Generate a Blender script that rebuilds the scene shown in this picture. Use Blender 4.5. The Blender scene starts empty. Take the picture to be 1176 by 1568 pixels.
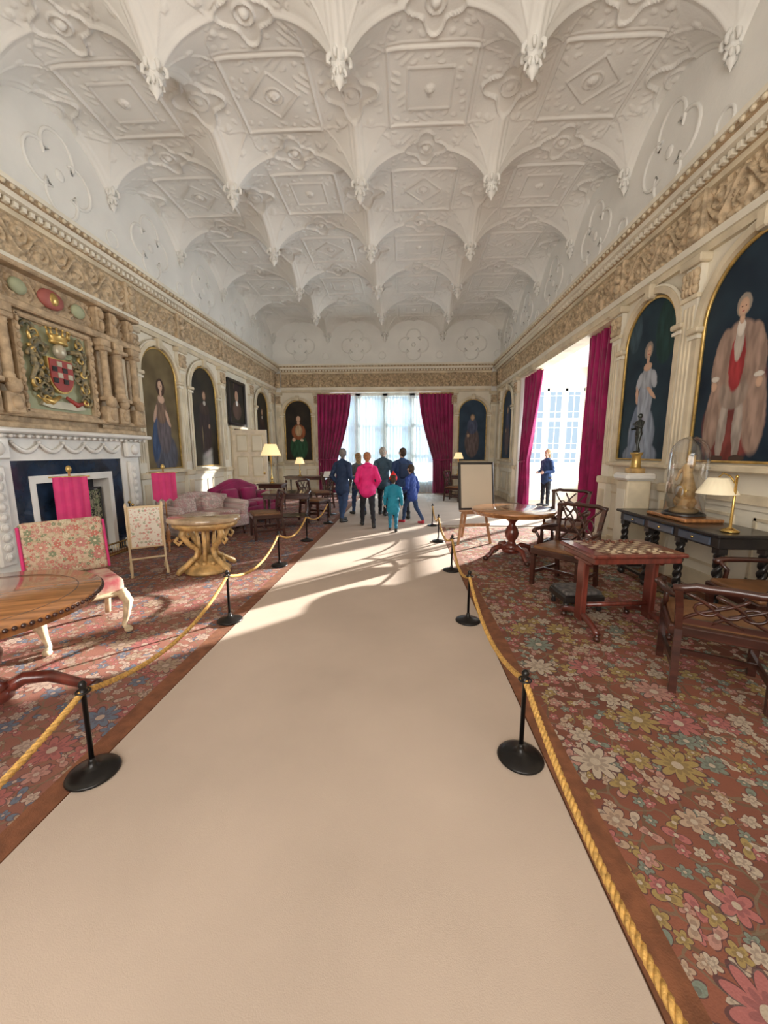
import bpy, bmesh, math, random
import numpy as np
from mathutils import Vector, Matrix, Euler
random.seed(7)
pi=math.pi
scene=bpy.context.scene
try:
    scene.view_settings.view_transform='Standard'
except Exception: pass

# ------------------------------------------------------------------ materials
MC={}
def newmat(name):
    m=bpy.data.materials.new(name); m.use_nodes=True
    nt=m.node_tree
    return m,nt,nt.nodes['Principled BSDF']
def rgba(c): return (max(0,min(1,c[0])),max(0,min(1,c[1])),max(0,min(1,c[2])),1)
def mat(name,col,rough=.55,metal=0,nz=6,amt=.12,bump=0,bs=60,coat=0,stretch=(1,1,1),emit=0,col2=None,sheen=0):
    if name in MC: return MC[name]
    m,nt,b=newmat(name); N=nt.nodes; L=nt.links
    tc=N.new('ShaderNodeTexCoord'); mp=N.new('ShaderNodeMapping'); mp.inputs['Scale'].default_value=stretch
    L.new(tc.outputs['Object'],mp.inputs['Vector'])
    n=N.new('ShaderNodeTexNoise'); n.inputs['Scale'].default_value=nz; n.inputs['Detail'].default_value=5
    L.new(mp.outputs[0],n.inputs['Vector'])
    r=N.new('ShaderNodeValToRGB'); c2=col2 or tuple(x*(1-amt) for x in col)
    c1=col if col2 else tuple(x*(1+amt*.6) for x in col)
    r.color_ramp.elements[0].position=.36; r.color_ramp.elements[0].color=rgba(c2)
    r.color_ramp.elements[1].position=.64; r.color_ramp.elements[1].color=rgba(c1)
    L.new(n.outputs['Fac'],r.inputs[0]); L.new(r.outputs[0],b.inputs['Base Color'])
    b.inputs['Roughness'].default_value=rough; b.inputs['Metallic'].default_value=metal
    b.inputs['Coat Weight'].default_value=coat
    b.inputs['Sheen Weight'].default_value=sheen
    if bump:
        n2=N.new('ShaderNodeTexNoise'); n2.inputs['Scale'].default_value=bs; n2.inputs['Detail'].default_value=4
        L.new(mp.outputs[0],n2.inputs['Vector'])
        bp=N.new('ShaderNodeBump'); bp.inputs['Strength'].default_value=bump; bp.inputs['Distance'].default_value=.01
        L.new(n2.outputs['Fac'],bp.inputs['Height']); L.new(bp.outputs[0],b.inputs['Normal'])
    if emit:
        L.new(r.outputs[0],b.inputs['Emission Color']); b.inputs['Emission Strength'].default_value=emit
    MC[name]=m; return m

def math_(nt,op,a,b=None,c=None):
    n=nt.nodes.new('ShaderNodeMath'); n.operation=op
    for i,v in enumerate((a,b,c)):
        if v is None: continue
        if isinstance(v,(int,float)): n.inputs[i].default_value=v
        else: nt.links.new(v,n.inputs[i])
    return n.outputs[0]
def mixc(nt,f,a,b):
    n=nt.nodes.new('ShaderNodeMix'); n.data_type='RGBA'
    if isinstance(f,(int,float)): n.inputs[0].default_value=f
    else: nt.links.new(f,n.inputs[0])
    for i,v in ((6,a),(7,b)):
        if isinstance(v,tuple): n.inputs[i].default_value=rgba(v)
        else: nt.links.new(v,n.inputs[i])
    return n.outputs[2]

def flower_mat(name,base,base2,palette,scale=1.0,outline=(.06,.04,.05),vine=(.12,.1,.06),rough=.9,layers=None,plane='XY'):
    if name in MC: return MC[name]
    m,nt,b=newmat(name); N=nt.nodes; L=nt.links
    tc=N.new('ShaderNodeTexCoord')
    v0=tc.outputs['Object']
    if plane=='XZ':
        s=N.new('ShaderNodeSeparateXYZ'); L.new(v0,s.inputs[0]); c=N.new('ShaderNodeCombineXYZ')
        L.new(s.outputs[0],c.inputs[0]); L.new(s.outputs[2],c.inputs[1]); v0=c.outputs[0]
    n=N.new('ShaderNodeTexNoise'); n.inputs['Scale'].default_value=1.3*scale; n.inputs['Detail'].default_value=3
    L.new(v0,n.inputs['Vector'])
    f=N.new('ShaderNodeMapRange'); f.inputs[1].default_value=.35; f.inputs[2].default_value=.65
    L.new(n.outputs['Fac'],f.inputs[0])
    col=mixc(nt,f.outputs[0],base,base2)
    nd=N.new('ShaderNodeTexNoise'); nd.inputs['Scale'].default_value=4*scale; L.new(v0,nd.inputs['Vector'])
    dv=N.new('ShaderNodeVectorMath'); dv.operation='SCALE'; dv.inputs['Scale'].default_value=.18/scale
    L.new(nd.outputs['Color'],dv.inputs[0])
    av=N.new('ShaderNodeVectorMath'); av.operation='ADD'; L.new(v0,av.inputs[0]); L.new(dv.outputs[0],av.inputs[1])
    for sc,w,vc in ((3.4,.022,vine),(6.5,.03,tuple(x*1.3+.02 for x in vine))):
        vo=N.new('ShaderNodeTexVoronoi'); vo.voronoi_dimensions='2D'; vo.feature='DISTANCE_TO_EDGE'; vo.inputs['Scale'].default_value=sc*scale
        L.new(av.outputs[0],vo.inputs['Vector'])
        k=math_(nt,'LESS_THAN',vo.outputs['Distance'],w)
        col=mixc(nt,math_(nt,'MULTIPLY',k,.75),col,vc)
    for (sc,npet,R,off,rnd,keep) in (layers or [(14,5,.42,5.3,.7,.50),(9.2,2,.44,1.7,.95,.60),(10.5,5,.42,3.1,.75,.42),(6.0,6,.42,0.0,.7,.34),(3.3,9,.40,7.7,.6,.32)]):
        sc*=scale
        mp=N.new('ShaderNodeMapping'); mp.inputs['Scale'].default_value=(sc,sc,1); mp.inputs['Location'].default_value=(off,off*1.3,0)
        L.new(v0,mp.inputs['Vector'])
        vo=N.new('ShaderNodeTexVoronoi'); vo.voronoi_dimensions='2D'; vo.inputs['Scale'].default_value=1; vo.inputs['Randomness'].default_value=rnd
        L.new(mp.outputs[0],vo.inputs['Vector'])
        flat=N.new('ShaderNodeVectorMath'); flat.operation='SUBTRACT'; L.new(mp.outputs[0],flat.inputs[0]); L.new(vo.outputs['Position'],flat.inputs[1])
        sp=N.new('ShaderNodeSeparateXYZ'); L.new(flat.outputs[0],sp.inputs[0])
        ang=math_(nt,'ARCTAN2',sp.outputs[1],sp.outputs[0])
        sc_=N.new('ShaderNodeSeparateColor'); L.new(vo.outputs['Color'],sc_.inputs[0])
        ph=math_(nt,'MULTIPLY',sc_.outputs[2],6.28)
        cs=math_(nt,'ABSOLUTE',math_(nt,'COSINE',math_(nt,'ADD',math_(nt,'MULTIPLY',ang,npet/2.0),ph)))
        thr=math_(nt,'MULTIPLY_ADD',cs,R*.50,R*.45) if npet>2 else math_(nt,'MULTIPLY_ADD',math_(nt,'POWER',cs,3.0),R*.85,R*.2)
        le=math_(nt,'SQRT',math_(nt,'ADD',math_(nt,'MULTIPLY',sp.outputs[0],sp.outputs[0]),math_(nt,'MULTIPLY',sp.outputs[1],sp.outputs[1])))
        exist=math_(nt,'LESS_THAN',sc_.outputs[1],keep)
        o=math_(nt,'MULTIPLY',math_(nt,'LESS_THAN',le,math_(nt,'ADD',thr,.045)),exist)
        i=math_(nt,'MULTIPLY',math_(nt,'LESS_THAN',le,thr),exist)
        i2=math_(nt,'MULTIPLY',math_(nt,'LESS_THAN',le,math_(nt,'MULTIPLY',thr,.55)),exist)
        ce=math_(nt,'MULTIPLY',math_(nt,'LESS_THAN',le,.085),exist)
        cr=N.new('ShaderNodeValToRGB'); cr.color_ramp.interpolation='CONSTANT'
        el=cr.color_ramp.elements
        while len(el)<len(palette): el.new(.5)
        for q,pc in enumerate(palette):
            el[q].position=q/len(palette); el[q].color=rgba(pc)
        L.new(sc_.outputs[0],cr.inputs[0])
        dk=mixc(nt,.35,cr.outputs[0],outline)
        col=mixc(nt,math_(nt,'MULTIPLY',o,.8),col,outline)
        col=mixc(nt,i,col,cr.outputs[0])
        col=mixc(nt,i2,col,dk)
        col=mixc(nt,ce,col,palette[0])
    n3=N.new('ShaderNodeTexNoise'); n3.inputs['Scale'].default_value=150; L.new(tc.outputs['Object'],n3.inputs['Vector'])
    col=mixc(nt,math_(nt,'MULTIPLY',n3.outputs['Fac'],.45),col,base2)
    L.new(col,b.inputs['Base Color']); b.inputs['Roughness'].default_value=rough
    b.inputs['Specular IOR Level'].default_value=.2
    bp=N.new('ShaderNodeBump'); bp.inputs['Strength'].default_value=.3; bp.inputs['Distance'].default_value=.005
    L.new(n3.outputs['Fac'],bp.inputs['Height']); L.new(bp.outputs[0],b.inputs['Normal'])
    MC[name]=m; return m

def paint_mat(name,bg,bg2,blobs):
    m,nt,b=newmat(name); N=nt.nodes; L=nt.links
    tc=N.new('ShaderNodeTexCoord')
    s=N.new('ShaderNodeSeparateXYZ'); L.new(tc.outputs['Object'],s.inputs[0])
    c=N.new('ShaderNodeCombineXYZ'); L.new(s.outputs[0],c.inputs[0]); L.new(s.outputs[2],c.inputs[1])
    n=N.new('ShaderNodeTexNoise'); n.inputs['Scale'].default_value=9; n.inputs['Detail'].default_value=2; L.new(c.outputs[0],n.inputs['Vector'])
    sb=N.new('ShaderNodeVectorMath'); sb.operation='SUBTRACT'; L.new(n.outputs['Color'],sb.inputs[0]); sb.inputs[1].default_value=(.5,.5,.5)
    sc=N.new('ShaderNodeVectorMath'); sc.operation='SCALE'; sc.inputs['Scale'].default_value=.035; L.new(sb.outputs[0],sc.inputs[0])
    ad=N.new('ShaderNodeVectorMath'); ad.operation='ADD'; L.new(c.outputs[0],ad.inputs[0]); L.new(sc.outputs[0],ad.inputs[1])
    n2=N.new('ShaderNodeTexNoise'); n2.inputs['Scale'].default_value=1.6; L.new(c.outputs[0],n2.inputs['Vector'])
    mr=N.new('ShaderNodeMapRange'); mr.inputs[1].default_value=.35; mr.inputs[2].default_value=.65; L.new(n2.outputs['Fac'],mr.inputs[0])
    col=mixc(nt,mr.outputs[0],bg,bg2)
    fold=N.new('ShaderNodeTexNoise'); fold.inputs['Scale'].default_value=5; fold.inputs['Detail'].default_value=1
    fm=N.new('ShaderNodeMapping'); fm.inputs['Scale'].default_value=(2.6,.6,1); L.new(ad.outputs[0],fm.inputs['Vector']); L.new(fm.outputs[0],fold.inputs['Vector'])
    fr=N.new('ShaderNodeMapRange'); fr.inputs[1].default_value=.38; fr.inputs[2].default_value=.62; L.new(fold.outputs['Fac'],fr.inputs[0])
    for bl in blobs:
        x,z,rx,rz,cc=bl[:5]; tilt=bl[5] if len(bl)>5 else 0
        d=N.new('ShaderNodeVectorMath'); d.operation='SUBTRACT'; L.new(ad.outputs[0],d.inputs[0]); d.inputs[1].default_value=(x,z,0)
        src=d.outputs[0]
        if tilt:
            vr=N.new('ShaderNodeVectorRotate'); vr.rotation_type='Z_AXIS'; vr.inputs['Angle'].default_value=-math.radians(tilt); L.new(src,vr.inputs['Vector']); src=vr.outputs[0]
        e=N.new('ShaderNodeVectorMath'); e.operation='MULTIPLY'; L.new(src,e.inputs[0]); e.inputs[1].default_value=(1/rx,1/rz,0)
        l=N.new('ShaderNodeVectorMath'); l.operation='LENGTH'; L.new(e.outputs[0],l.inputs[0])
        q=N.new('ShaderNodeMapRange'); q.inputs[1].default_value=1.05; q.inputs[2].default_value=.92; q.inputs[3].default_value=0; q.inputs[4].default_value=1
        L.new(l.outputs['Value'],q.inputs[0])
        dk=tuple(v*.6 for v in cc)
        cc2=mixc(nt,fr.outputs[0],cc,dk if max(rx,rz)>.15 else cc)
        ed=N.new('ShaderNodeMapRange'); ed.inputs[1].default_value=.5; ed.inputs[2].default_value=1.0; ed.inputs[3].default_value=0; ed.inputs[4].default_value=.3
        L.new(l.outputs['Value'],ed.inputs[0]); cc2=mixc(nt,ed.outputs[0],cc2,tuple(v*.4 for v in cc))
        col=mixc(nt,q.outputs[0],col,cc2)
    L.new(col,b.inputs['Base Color']); b.inputs['Roughness'].default_value=.6; b.inputs['Specular IOR Level'].default_value=.25
    return m

# ------------------------------------------------------------------ builder
class B:
    def __init__(s,name): s.name=name; s.V=[]; s.F=[]; s.MI=[]; s.S=[]; s.mats=[]; s.n=0; s.T=Matrix.Identity(4)
    def mi(s,m):
        if m not in s.mats: s.mats.append(m)
        return s.mats.index(m)
    def add(s,v,f,m,smooth=False,M=None):
        v=np.asarray(v,dtype=float).reshape(-1,3)
        MM=s.T if M is None else s.T@M
        A=np.array(MM)
        v=v@A[:3,:3].T+A[:3,3]
        i=s.mi(m); o=s.n
        s.V.append(v); s.n+=len(v)
        for q in f: s.F.append(tuple(k+o for k in q))
        s.MI+= [i]*len(f); s.S+=[smooth]*len(f)
    def box(s,c,d,m,rot=None,bev=0,seg=1,taper=None):
        x,y,z=[k/2 for k in d]
        M=Matrix.Translation(c)
        if rot: M=M@Euler(rot).to_matrix().to_4x4()
        if bev:
            bm=bmesh.new(); bmesh.ops.create_cube(bm,size=1)
            for v in bm.verts: v.co=Vector((v.co.x*d[0],v.co.y*d[1],v.co.z*d[2]))
            bmesh.ops.bevel(bm,geom=list(bm.edges),offset=min(bev,min(d)*.49),segments=seg,profile=.5,affect='EDGES')
            bm.verts.index_update()
            s.add([v.co[:] for v in bm.verts],[[v.index for v in f.verts] for f in bm.faces],m,seg>1,M); bm.free(); return
        t=taper or 1
        v=[(-x*t,-y*t,-z),(x*t,-y*t,-z),(x*t,y*t,-z),(-x*t,y*t,-z),(-x,-y,z),(x,-y,z),(x,y,z),(-x,y,z)]
        s.add(v,[(0,3,2,1),(4,5,6,7),(0,1,5,4),(1,2,6,5),(2,3,7,6),(3,0,4,7)],m,False,M)
    def b2(s,x0,x1,y0,y1,z0,z1,m,bev=0): s.box(((x0+x1)/2,(y0+y1)/2,(z0+z1)/2),(abs(x1-x0),abs(y1-y0),abs(z1-z0)),m,bev=bev)
    def lathe(s,prof,c,m,seg=24,rot=None,smooth=True,mod=None,sx=1,sy=1):
        v=[];f=[]
        for k,(r,z) in enumerate(prof):
            for i in range(seg):
                a=2*pi*i/seg; rr=r*(1+(mod(a,k) if mod else 0))
                v.append((rr*math.cos(a)*sx,rr*math.sin(a)*sy,z))
        for k in range(len(prof)-1):
            for i in range(seg):
                j=(i+1)%seg; f.append((k*seg+i,k*seg+j,(k+1)*seg+j,(k+1)*seg+i))
        f.append(tuple(range(seg))[::-1]); f.append(tuple((len(prof)-1)*seg+i for i in range(seg)))
        M=Matrix.Translation(c)
        if rot: M=M@Euler(rot).to_matrix().to_4x4()
        s.add(v,f,m,smooth,M)
    def ell(s,c,r,m,seg=16,rot=None):
        if isinstance(r,(int,float)): r=(r,r,r)
        n=max(6,seg//2); prof=[(max(1e-4,math.sin(pi*k/n)),-math.cos(pi*k/n)*r[2]) for k in range(n+1)]
        s.lathe(prof,c,m,seg,rot,True,None,r[0],r[1])
    def tube(s,pts,r,m,seg=8,closed=False,fx=1,fy=1,up=None,cap=True):
        P=[Vector(p) for p in pts]; n=len(P)
        if isinstance(r,(int,float)): r=[r]*n
        v=[];f=[];prev=None
        for i in range(n):
            if closed: t=(P[(i+1)%n]-P[i-1])
            else: t=P[min(i+1,n-1)]-P[max(i-1,0)]
            if t.length<1e-9: t=Vector((0,0,1))
            t.normalize()
            if up is not None: a=Vector(up)
            elif prev is None: a=Vector((0,0,1)) if abs(t.z)<.9 else Vector((1,0,0))
            else: a=prev
            a=a-t*a.dot(t)
            if a.length<1e-6: a=t.orthogonal()
            a.normalize(); prev=a; b=t.cross(a)
            for k in range(seg):
                th=2*pi*(k+.5)/seg
                v.append(P[i]+a*(math.cos(th)*r[i]*fx)+b*(math.sin(th)*r[i]*fy))
        e=n if closed else n-1
        for i in range(e):
            for k in range(seg):
                f.append((i*seg+k,i*seg+(k+1)%seg,((i+1)%n)*seg+(k+1)%seg,((i+1)%n)*seg+k))
        if not closed and cap:
            f.append(tuple(range(seg))[::-1]); f.append(tuple((n-1)*seg+k for k in range(seg)))
        s.add([tuple(q) for q in v],f,m,seg>4)
    def beam(s,p0,p1,w,m,h=None): s.tube([p0,p1],1,m,seg=4,fx=(h or w)*.7071,fy=w*.7071)
    def prism(s,pts,y0,y1,m,plane='xz'):
        n=len(pts); g=(lambda a,b,y:(a,y,b)) if plane=='xz' else (lambda a,b,y:(a,b,y))
        v=[g(a,b,y0) for a,b in pts]+[g(a,b,y1) for a,b in pts]
        f=[tuple(range(n)),tuple(range(2*n-1,n-1,-1))]+[(i,(i+1)%n,n+(i+1)%n,n+i) for i in range(n)]
        s.add(v,f,m)
    def hf(s,X,Y,Z,m,smooth=True):
        nu,nv=X.shape; v=np.stack([X,Y,Z],-1).reshape(-1,3)
        i=np.arange(nu-1)[:,None]*nv+np.arange(nv-1)[None,:]
        f=np.stack([i,i+1,i+nv+1,i+nv],-1).reshape(-1,4).tolist()
        s.add(v,f,m,smooth)
    def done(s,loc=(0,0,0),rz=0,scale=1):
        me=bpy.data.meshes.new(s.name); me.from_pydata(np.concatenate(s.V).tolist(),[],s.F)
        for m in s.mats: me.materials.append(m)
        me.polygons.foreach_set('material_index',s.MI); me.polygons.foreach_set('use_smooth',s.S); me.update()
        o=bpy.data.objects.new(s.name,me); scene.collection.objects.link(o)
        o.location=loc; o.rotation_euler=(0,0,rz); o.scale=(scale,)*3
        return o
R=math.radians

# ------------------------------------------------------------------ palette
plaster=mat('plaster_white',(.84,.82,.77),.75,nz=1.2,amt=.06,bump=.2,bs=30)
cream=mat('cream_paint',(.80,.74,.61),.6,nz=1.5,amt=.08,bump=.1,bs=25)
cream2=mat('cream_moulding',(.70,.60,.43),.55,nz=3,amt=.18,bump=.15,bs=40)
stonec=mat('carved_stone',(.48,.35,.215),.75,nz=9,amt=.28,bump=.6,bs=35)
friezem=mat('frieze_carving',(.55,.42,.27),.7,nz=11,amt=.35,bump=.6,bs=45)
gold=mat('gilding',(.62,.42,.14),.35,.65,nz=8,amt=.3)
goldw=mat('gilt_wood',(.58,.37,.15),.4,.2,nz=8,amt=.4,bump=.4,bs=40)
magenta=mat('magenta_velvet',(.34,.008,.10),.85,nz=3,amt=.3,sheen=.3)
pinkf=mat('pink_silk',(.58,.025,.15),.6,nz=5,amt=.2)
dwood=mat('mahogany_dark',(.055,.016,.010),.3,nz=3,amt=.45,stretch=(1,1,8),coat=.4)
rwood=mat('mahogany_red',(.16,.034,.022),.28,nz=3,amt=.4,stretch=(8,1,1),coat=.5)
lwood=mat('oak_polished',(.42,.18,.065),.22,nz=2.5,amt=.4,stretch=(1,9,1),coat=.6)
pine=mat('easel_wood',(.46,.25,.13),.5,nz=3,amt=.25,stretch=(6,6,1))
black=mat('ebony',(.02,.017,.016),.3,nz=5,amt=.3,coat=.3)
iron=mat('black_iron',(.018,.016,.015),.3,.5,nz=8,amt=.2)
marble=mat('white_marble',(.78,.75,.69),.3,nz=2.5,amt=.12,coat=.2)
bmarble=mat('black_marble',(.015,.03,.06),.15,nz=3,amt=.6,coat=.5)
ropem=mat('gold_rope',(.60,.34,.09),.7,nz=60,amt=.3,bump=.4,bs=200)
bronze=mat('bronze',(.05,.055,.05),.35,.6,nz=12,amt=.3)
runnerm=mat('runner_drugget',(.51,.405,.325),.95,nz=.9,amt=.10,bump=.12,bs=260)
brown=mat('carpet_border',(.20,.075,.033),.95,nz=14,amt=.25,bump=.3,bs=150)
leather=mat('leather_seat',(.22,.10,.04),.45,nz=6,amt=.3)
white=mat('white_cloth',(.82,.8,.76),.8,nz=4,amt=.08)
shade=mat('lamp_shade',(.95,.70,.36),.7,nz=4,amt=.05,emit=.9)
shade2=mat('lamp_shade_weak_glow',(.85,.74,.52),.7,nz=4,amt=.05,emit=.25)  # weak glow put into the shade material itself
brass=mat('brass',(.6,.4,.13),.25,.9,nz=9,amt=.15)
stonew=mat('window_stone',(.72,.68,.60),.8,nz=4,amt=.15,bump=.3)
rcarp=flower_mat('floral_carpet_red',(.28,.105,.065),(.15,.058,.04),[(.50,.42,.32),(.42,.15,.14),(.46,.25,.20),(.36,.27,.10),(.19,.25,.20),(.46,.34,.24)],1.0)
lcarp=flower_mat('floral_carpet_left',(.30,.13,.095),(.22,.095,.068),[(.44,.34,.27),(.36,.12,.11),(.10,.16,.22),(.42,.22,.18),(.34,.26,.18)],1.05)
needle=flower_mat('needlepoint',(.56,.42,.30),(.46,.34,.24),[(.62,.54,.38),(.50,.09,.08),(.56,.22,.18),(.12,.20,.11),(.50,.15,.15)],2.4,outline=(.15,.12,.06),vine=(.3,.26,.14),plane='XZ')
needlew=flower_mat('needlework_white',(.80,.75,.66),(.76,.70,.60),[(.75,.35,.3),(.6,.1,.1),(.7,.3,.25),(.2,.35,.2)],3.0,outline=(.35,.3,.2),vine=(.6,.55,.45),plane='XZ',layers=[(8,6,.4,0,.7,.4),(15,5,.4,3,.8,.3)])
chintz=flower_mat('floral_chintz',(.60,.50,.45),(.52,.41,.38),[(.50,.28,.28),(.42,.30,.28),(.3,.30,.26)],2.4,outline=(.35,.2,.2),vine=(.5,.4,.35),plane='XZ')
blackfl=flower_mat('fireback_floral',(.02,.02,.02),(.03,.03,.03),[(.45,.42,.26),(.30,.33,.18),(.42,.36,.25)],2.2,outline=(.05,.05,.03),vine=(.2,.2,.1),plane='XZ')

# ------------------------------------------------------------------ room shell
XL,XR,YE,YB=-5.1,3.55,15.3,-2.6
ZC=6.5
b=B('floor'); b.b2(-5.5,6.4,-3,15.9,-.15,0,mat('floor_boards',(.42,.33,.25),.5,nz=2,amt=.2,stretch=(6,1,1))); b.done()
b=B('wall_left'); b.b2(XL-.3,XL,YB-.3,YE+.5,0,ZC+.3,plaster); b.done()
b=B('wall_right')
b.b2(XR,XR+.3,YB-.3,7.0,0,ZC+.3,plaster); b.b2(XR,XR+.3,12.4,YE+.5,0,ZC+.3,plaster); b.b2(XR,XR+.3,7.0,12.4,3.9,ZC+.3,plaster); b.done()
b=B('wall_end')
b.b2(XL,-2.9,YE,YE+.4,0,ZC+.3,plaster); b.b2(1.35,XR,YE,YE+.4,0,ZC+.3,plaster); b.b2(-2.9,1.35,YE,YE+.4,3.9,ZC+.3,plaster); b.b2(-2.9,1.35,YE+.15,YE+.4,0,.35,plaster); b.done()
b=B('wall_back')
b.b2(XL,-3.2,YB-.3,YB,0,ZC+.3,cream); b.b2(1.8,XR,YB-.3,YB,0,ZC+.3,cream); b.b2(-3.2,1.8,YB-.3,YB,4.6,ZC+.3,cream); b.b2(-3.2,1.8,YB-.3,YB,0,.5,cream); b.done()

def window(name,w,z0,z1,nx,nz,loc,rz,th=.14,lead=True):
    b=B(name)
    b.b2(-w/2,w/2,-.1,.1,z1-.12,z1,stonew); b.b2(-w/2,w/2,-.14,.12,z0,z0+.12,stonew)
    for i in range(nx+1):
        x=-w/2+w*i/nx; b.box((x,0,(z0+z1)/2),(th,min(.2,th*1.5),z1-z0),stonew,bev=.03)
    for j in range(1,nz):
        z=z0+(z1-z0)*j/nz; b.b2(-w/2,w/2,-.05,.05,z-.05,z+.05,stonew)
    for i in range(nx):
        xa=-w/2+w*i/nx+th/2; xb=-w/2+w*(i+1)/nx-th/2
        b.b2(xa,xa+.025,-.02,.02,z0+.1,z1-.1,white); b.b2(xb-.025,xb,-.02,.02,z0+.1,z1-.1,white)
        if lead:
            xm=(xa+xb)/2; b.b2(xm-.008,xm+.008,-.01,.01,z0+.1,z1-.1,white)
            for j in range(nz*2):
                z=z0+(z1-z0)*(j+.5)/(nz*2); b.b2(xa,xb,-.01,.01,z-.008,z+.008,white)
    return b.done(loc,rz)
window('window_1',4.25,.35,3.9,4,3,(-.775,YE+.25,0),0,.26)
# bay
BX=6.0;BY0=6.7;BY1=13.2
b=B('wall_bay')
b.b2(3.85,BX+.3,BY0-.3,BY0,0,4.3,cream)
b.b2(3.85,BX+.3,BY1,BY1+.3,0,.62,cream); b.b2(3.85,BX+.3,BY1,BY1+.3,3.7,4.3,cream); b.b2(3.85,4.1,BY1,BY1+.3,0,4.3,cream)
b.b2(5.85,BX+.3,BY1,BY1+.3,0,4.3,cream)
b.b2(BX,BX+.15,BY0,BY1,0,.62,cream); b.b2(BX,BX+.15,BY0,BY1,3.8,4.3,cream)
b.b2(BX,BX+.3,BY0,9.2,0,4.3,cream)  # unseen stretch, made solid to narrow the sun streaks on the floor
b.done()
b=B('ceiling_bay'); b.b2(3.85,BX+.3,BY0-.3,BY1+.3,4.3,4.45,plaster); b.done()
window('window_2',1.75,.62,3.7,3,3,(4.975,BY1+.15,0),0)
window('window_3',4.0,.62,3.8,3,2,(BX+.08,11.2,0),R(-90),.10,False)
window('added_back_window',5.0,.5,4.6,6,4,(-.7,YB-.15,0),0)  # unseen window, added to go with the fill light behind the camera

# ------------------------------------------------------------------ ceiling
px,py=(XR-XL)/4,2.05
def g(d,w): return np.sqrt(np.clip(1-(d/w)**2,0,1))
def fl(d,w,e=.012): return np.clip((w-np.abs(d))/e,0,1)
def ceil_h(x,y):
    fx=(x-XL)/px; fy=(YE-y)/py
    dx=np.abs(fx-np.round(fx))*px; dy=np.abs(fy-np.round(fy))*py
    ix=np.floor(fx); iy=np.floor(fy); ex=px/2-dx; ey=py/2-dy
    par=(ix+iy)%2
    r=np.sqrt(dx**2+dy**2)
    z=ZC-.42*(1-np.clip(r/.86,0,1))**2.0
    z=z-.11*np.exp(-(dx/.2)**2)*(1-np.clip(r/1.02,0,1))-.05*np.exp(-(dy/.2)**2)*(1-np.clip(r/1.0,0,1))
    h=np.zeros_like(x)
    def put(v):
        nonlocal h; h=np.maximum(h,v)
    ra=np.sqrt(ex**2+dy**2); ta=np.arctan2(dy,ex)
    rb=np.sqrt(dx**2+ey**2); tb=np.arctan2(ey,dx)
    ca=.27*(1+.24*np.cos(4*ta)); cb=.30*(1+.24*np.cos(4*tb))
    put(.065*g(dx,.055)*(rb>cb)); put(.028*fl(dx,.105))
    put(.035*g(dy,.03)*(ra>ca)); put(.012*fl(dy,.06)*(ra>ca))
    q=np.maximum(ex,ey)
    put(.034*fl(q-.56,.020)); put(.016*fl(q-.62,.010))
    put(.027*fl(q-.30,.014)*(par<.5)); put(.027*fl((ex+ey)-.34,.015)*(par>.5))
    re=np.sqrt(ex**2+ey**2); te=np.arctan2(ey,ex)
    put(.04*g(re,.07)*(1+.3*np.cos(8*te))); put(.024*fl(re-.12,.012)*(par>.5))
    put(.05*g(ra,.055)); put(.033*fl(ra-.11,.015)); put(.038*fl(ra-ca,.019))
    put(.055*g(rb,.065)); put(.038*fl(rb-.13,.017)); put(.044*fl(rb-cb,.022))
    inside=((ra<ca-.02)&(ra>.13))|((rb<cb-.02)&(rb>.15)); h=np.where(inside,np.minimum(h,.010),h)
    put(.022*fl((dx-dy)*.7071,.013)*(r<.70)*(r>.05))
    tp=np.arctan2(dy,dx); rc=.62*(1+.07*np.cos(8*tp))
    put(.018*fl(r-rc,.013)*(ra>ca+.02)*(rb>cb+.02)*(q>.58))
    for (cx,cy) in ((.78,.78),(.44,.86),(.86,.44)):
        rr=np.sqrt((ex-cx)**2+(ey-cy)**2); put(.02*g(rr,.045)*(1+.3*np.cos(5*np.arctan2(ey-cy,ex-cx))))
    sp=np.sin(x*26+3*np.sin(y*9))*np.sin(y*28+2*np.sin(x*11))
    put(.012*np.clip((sp-.35)*2.5,0,1)*(((q>.34)&(q<.53))|((q>.65)&(r>.55)&(ra>ca+.03)&(rb>cb+.03))))
    return z-h
xs=np.linspace(XL,XR,620); ys=np.linspace(YB-.05,YE,1250)
Xg,Yg=np.meshgrid(xs,ys,indexing='ij')
b=B('ceiling'); b.hf(Xg,Yg,ceil_h(Xg,Yg),plaster)
b.b2(XL-.3,XR+.3,YB-.3,YE+.4,ZC+.3,ZC+.4,plaster); b.done()
b=B('ceiling_pendants')
for i in range(5):
    for j in range(0,9):
        y=YE-py*j
        if y<YB: continue
        xx=XL+px*i
        sc=.85 if 0<i<4 else .65
        xo=xx+(.05 if i==0 else -.05 if i==4 else 0); yo=y-(.05 if j==0 else 0)
        b.lathe([(r_*sc,z_*.95) for r_,z_ in [(.15,.20),(.10,.10),(.075,.03),(.065,0),(.075,-.03),(.105,-.05),(.11,-.08),(.06,-.10),(.05,-.16),(.075,-.18),(.07,-.22),(.04,-.25),(.02,-.28),(.006,-.31)]],
            (xo,yo,5.98),plaster,16,mod=lambda a,k:.2*math.cos(8*a) if k in(5,6,9,10) else 0)
        for k in range(6):
            a=k*pi/3+.3
            b.tube([(xo+q_*sc*math.cos(a),yo+q_*sc*math.sin(a),5.98+z_) for q_,z_ in ((.07,.12),(.11,.05),(.15,.02),(.155,-.03),(.12,-.045))],[.03,.03,.028,.022,.014],plaster,6)
            b.tube([(xo+q_*sc*math.cos(a+.5),yo+q_*sc*math.sin(a+.5),5.98+z_) for q_,z_ in ((.05,-.08),(.085,-.12),(.10,-.155),(.075,-.17))],[.02,.022,.018,.01],plaster,6)
b.done()

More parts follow.
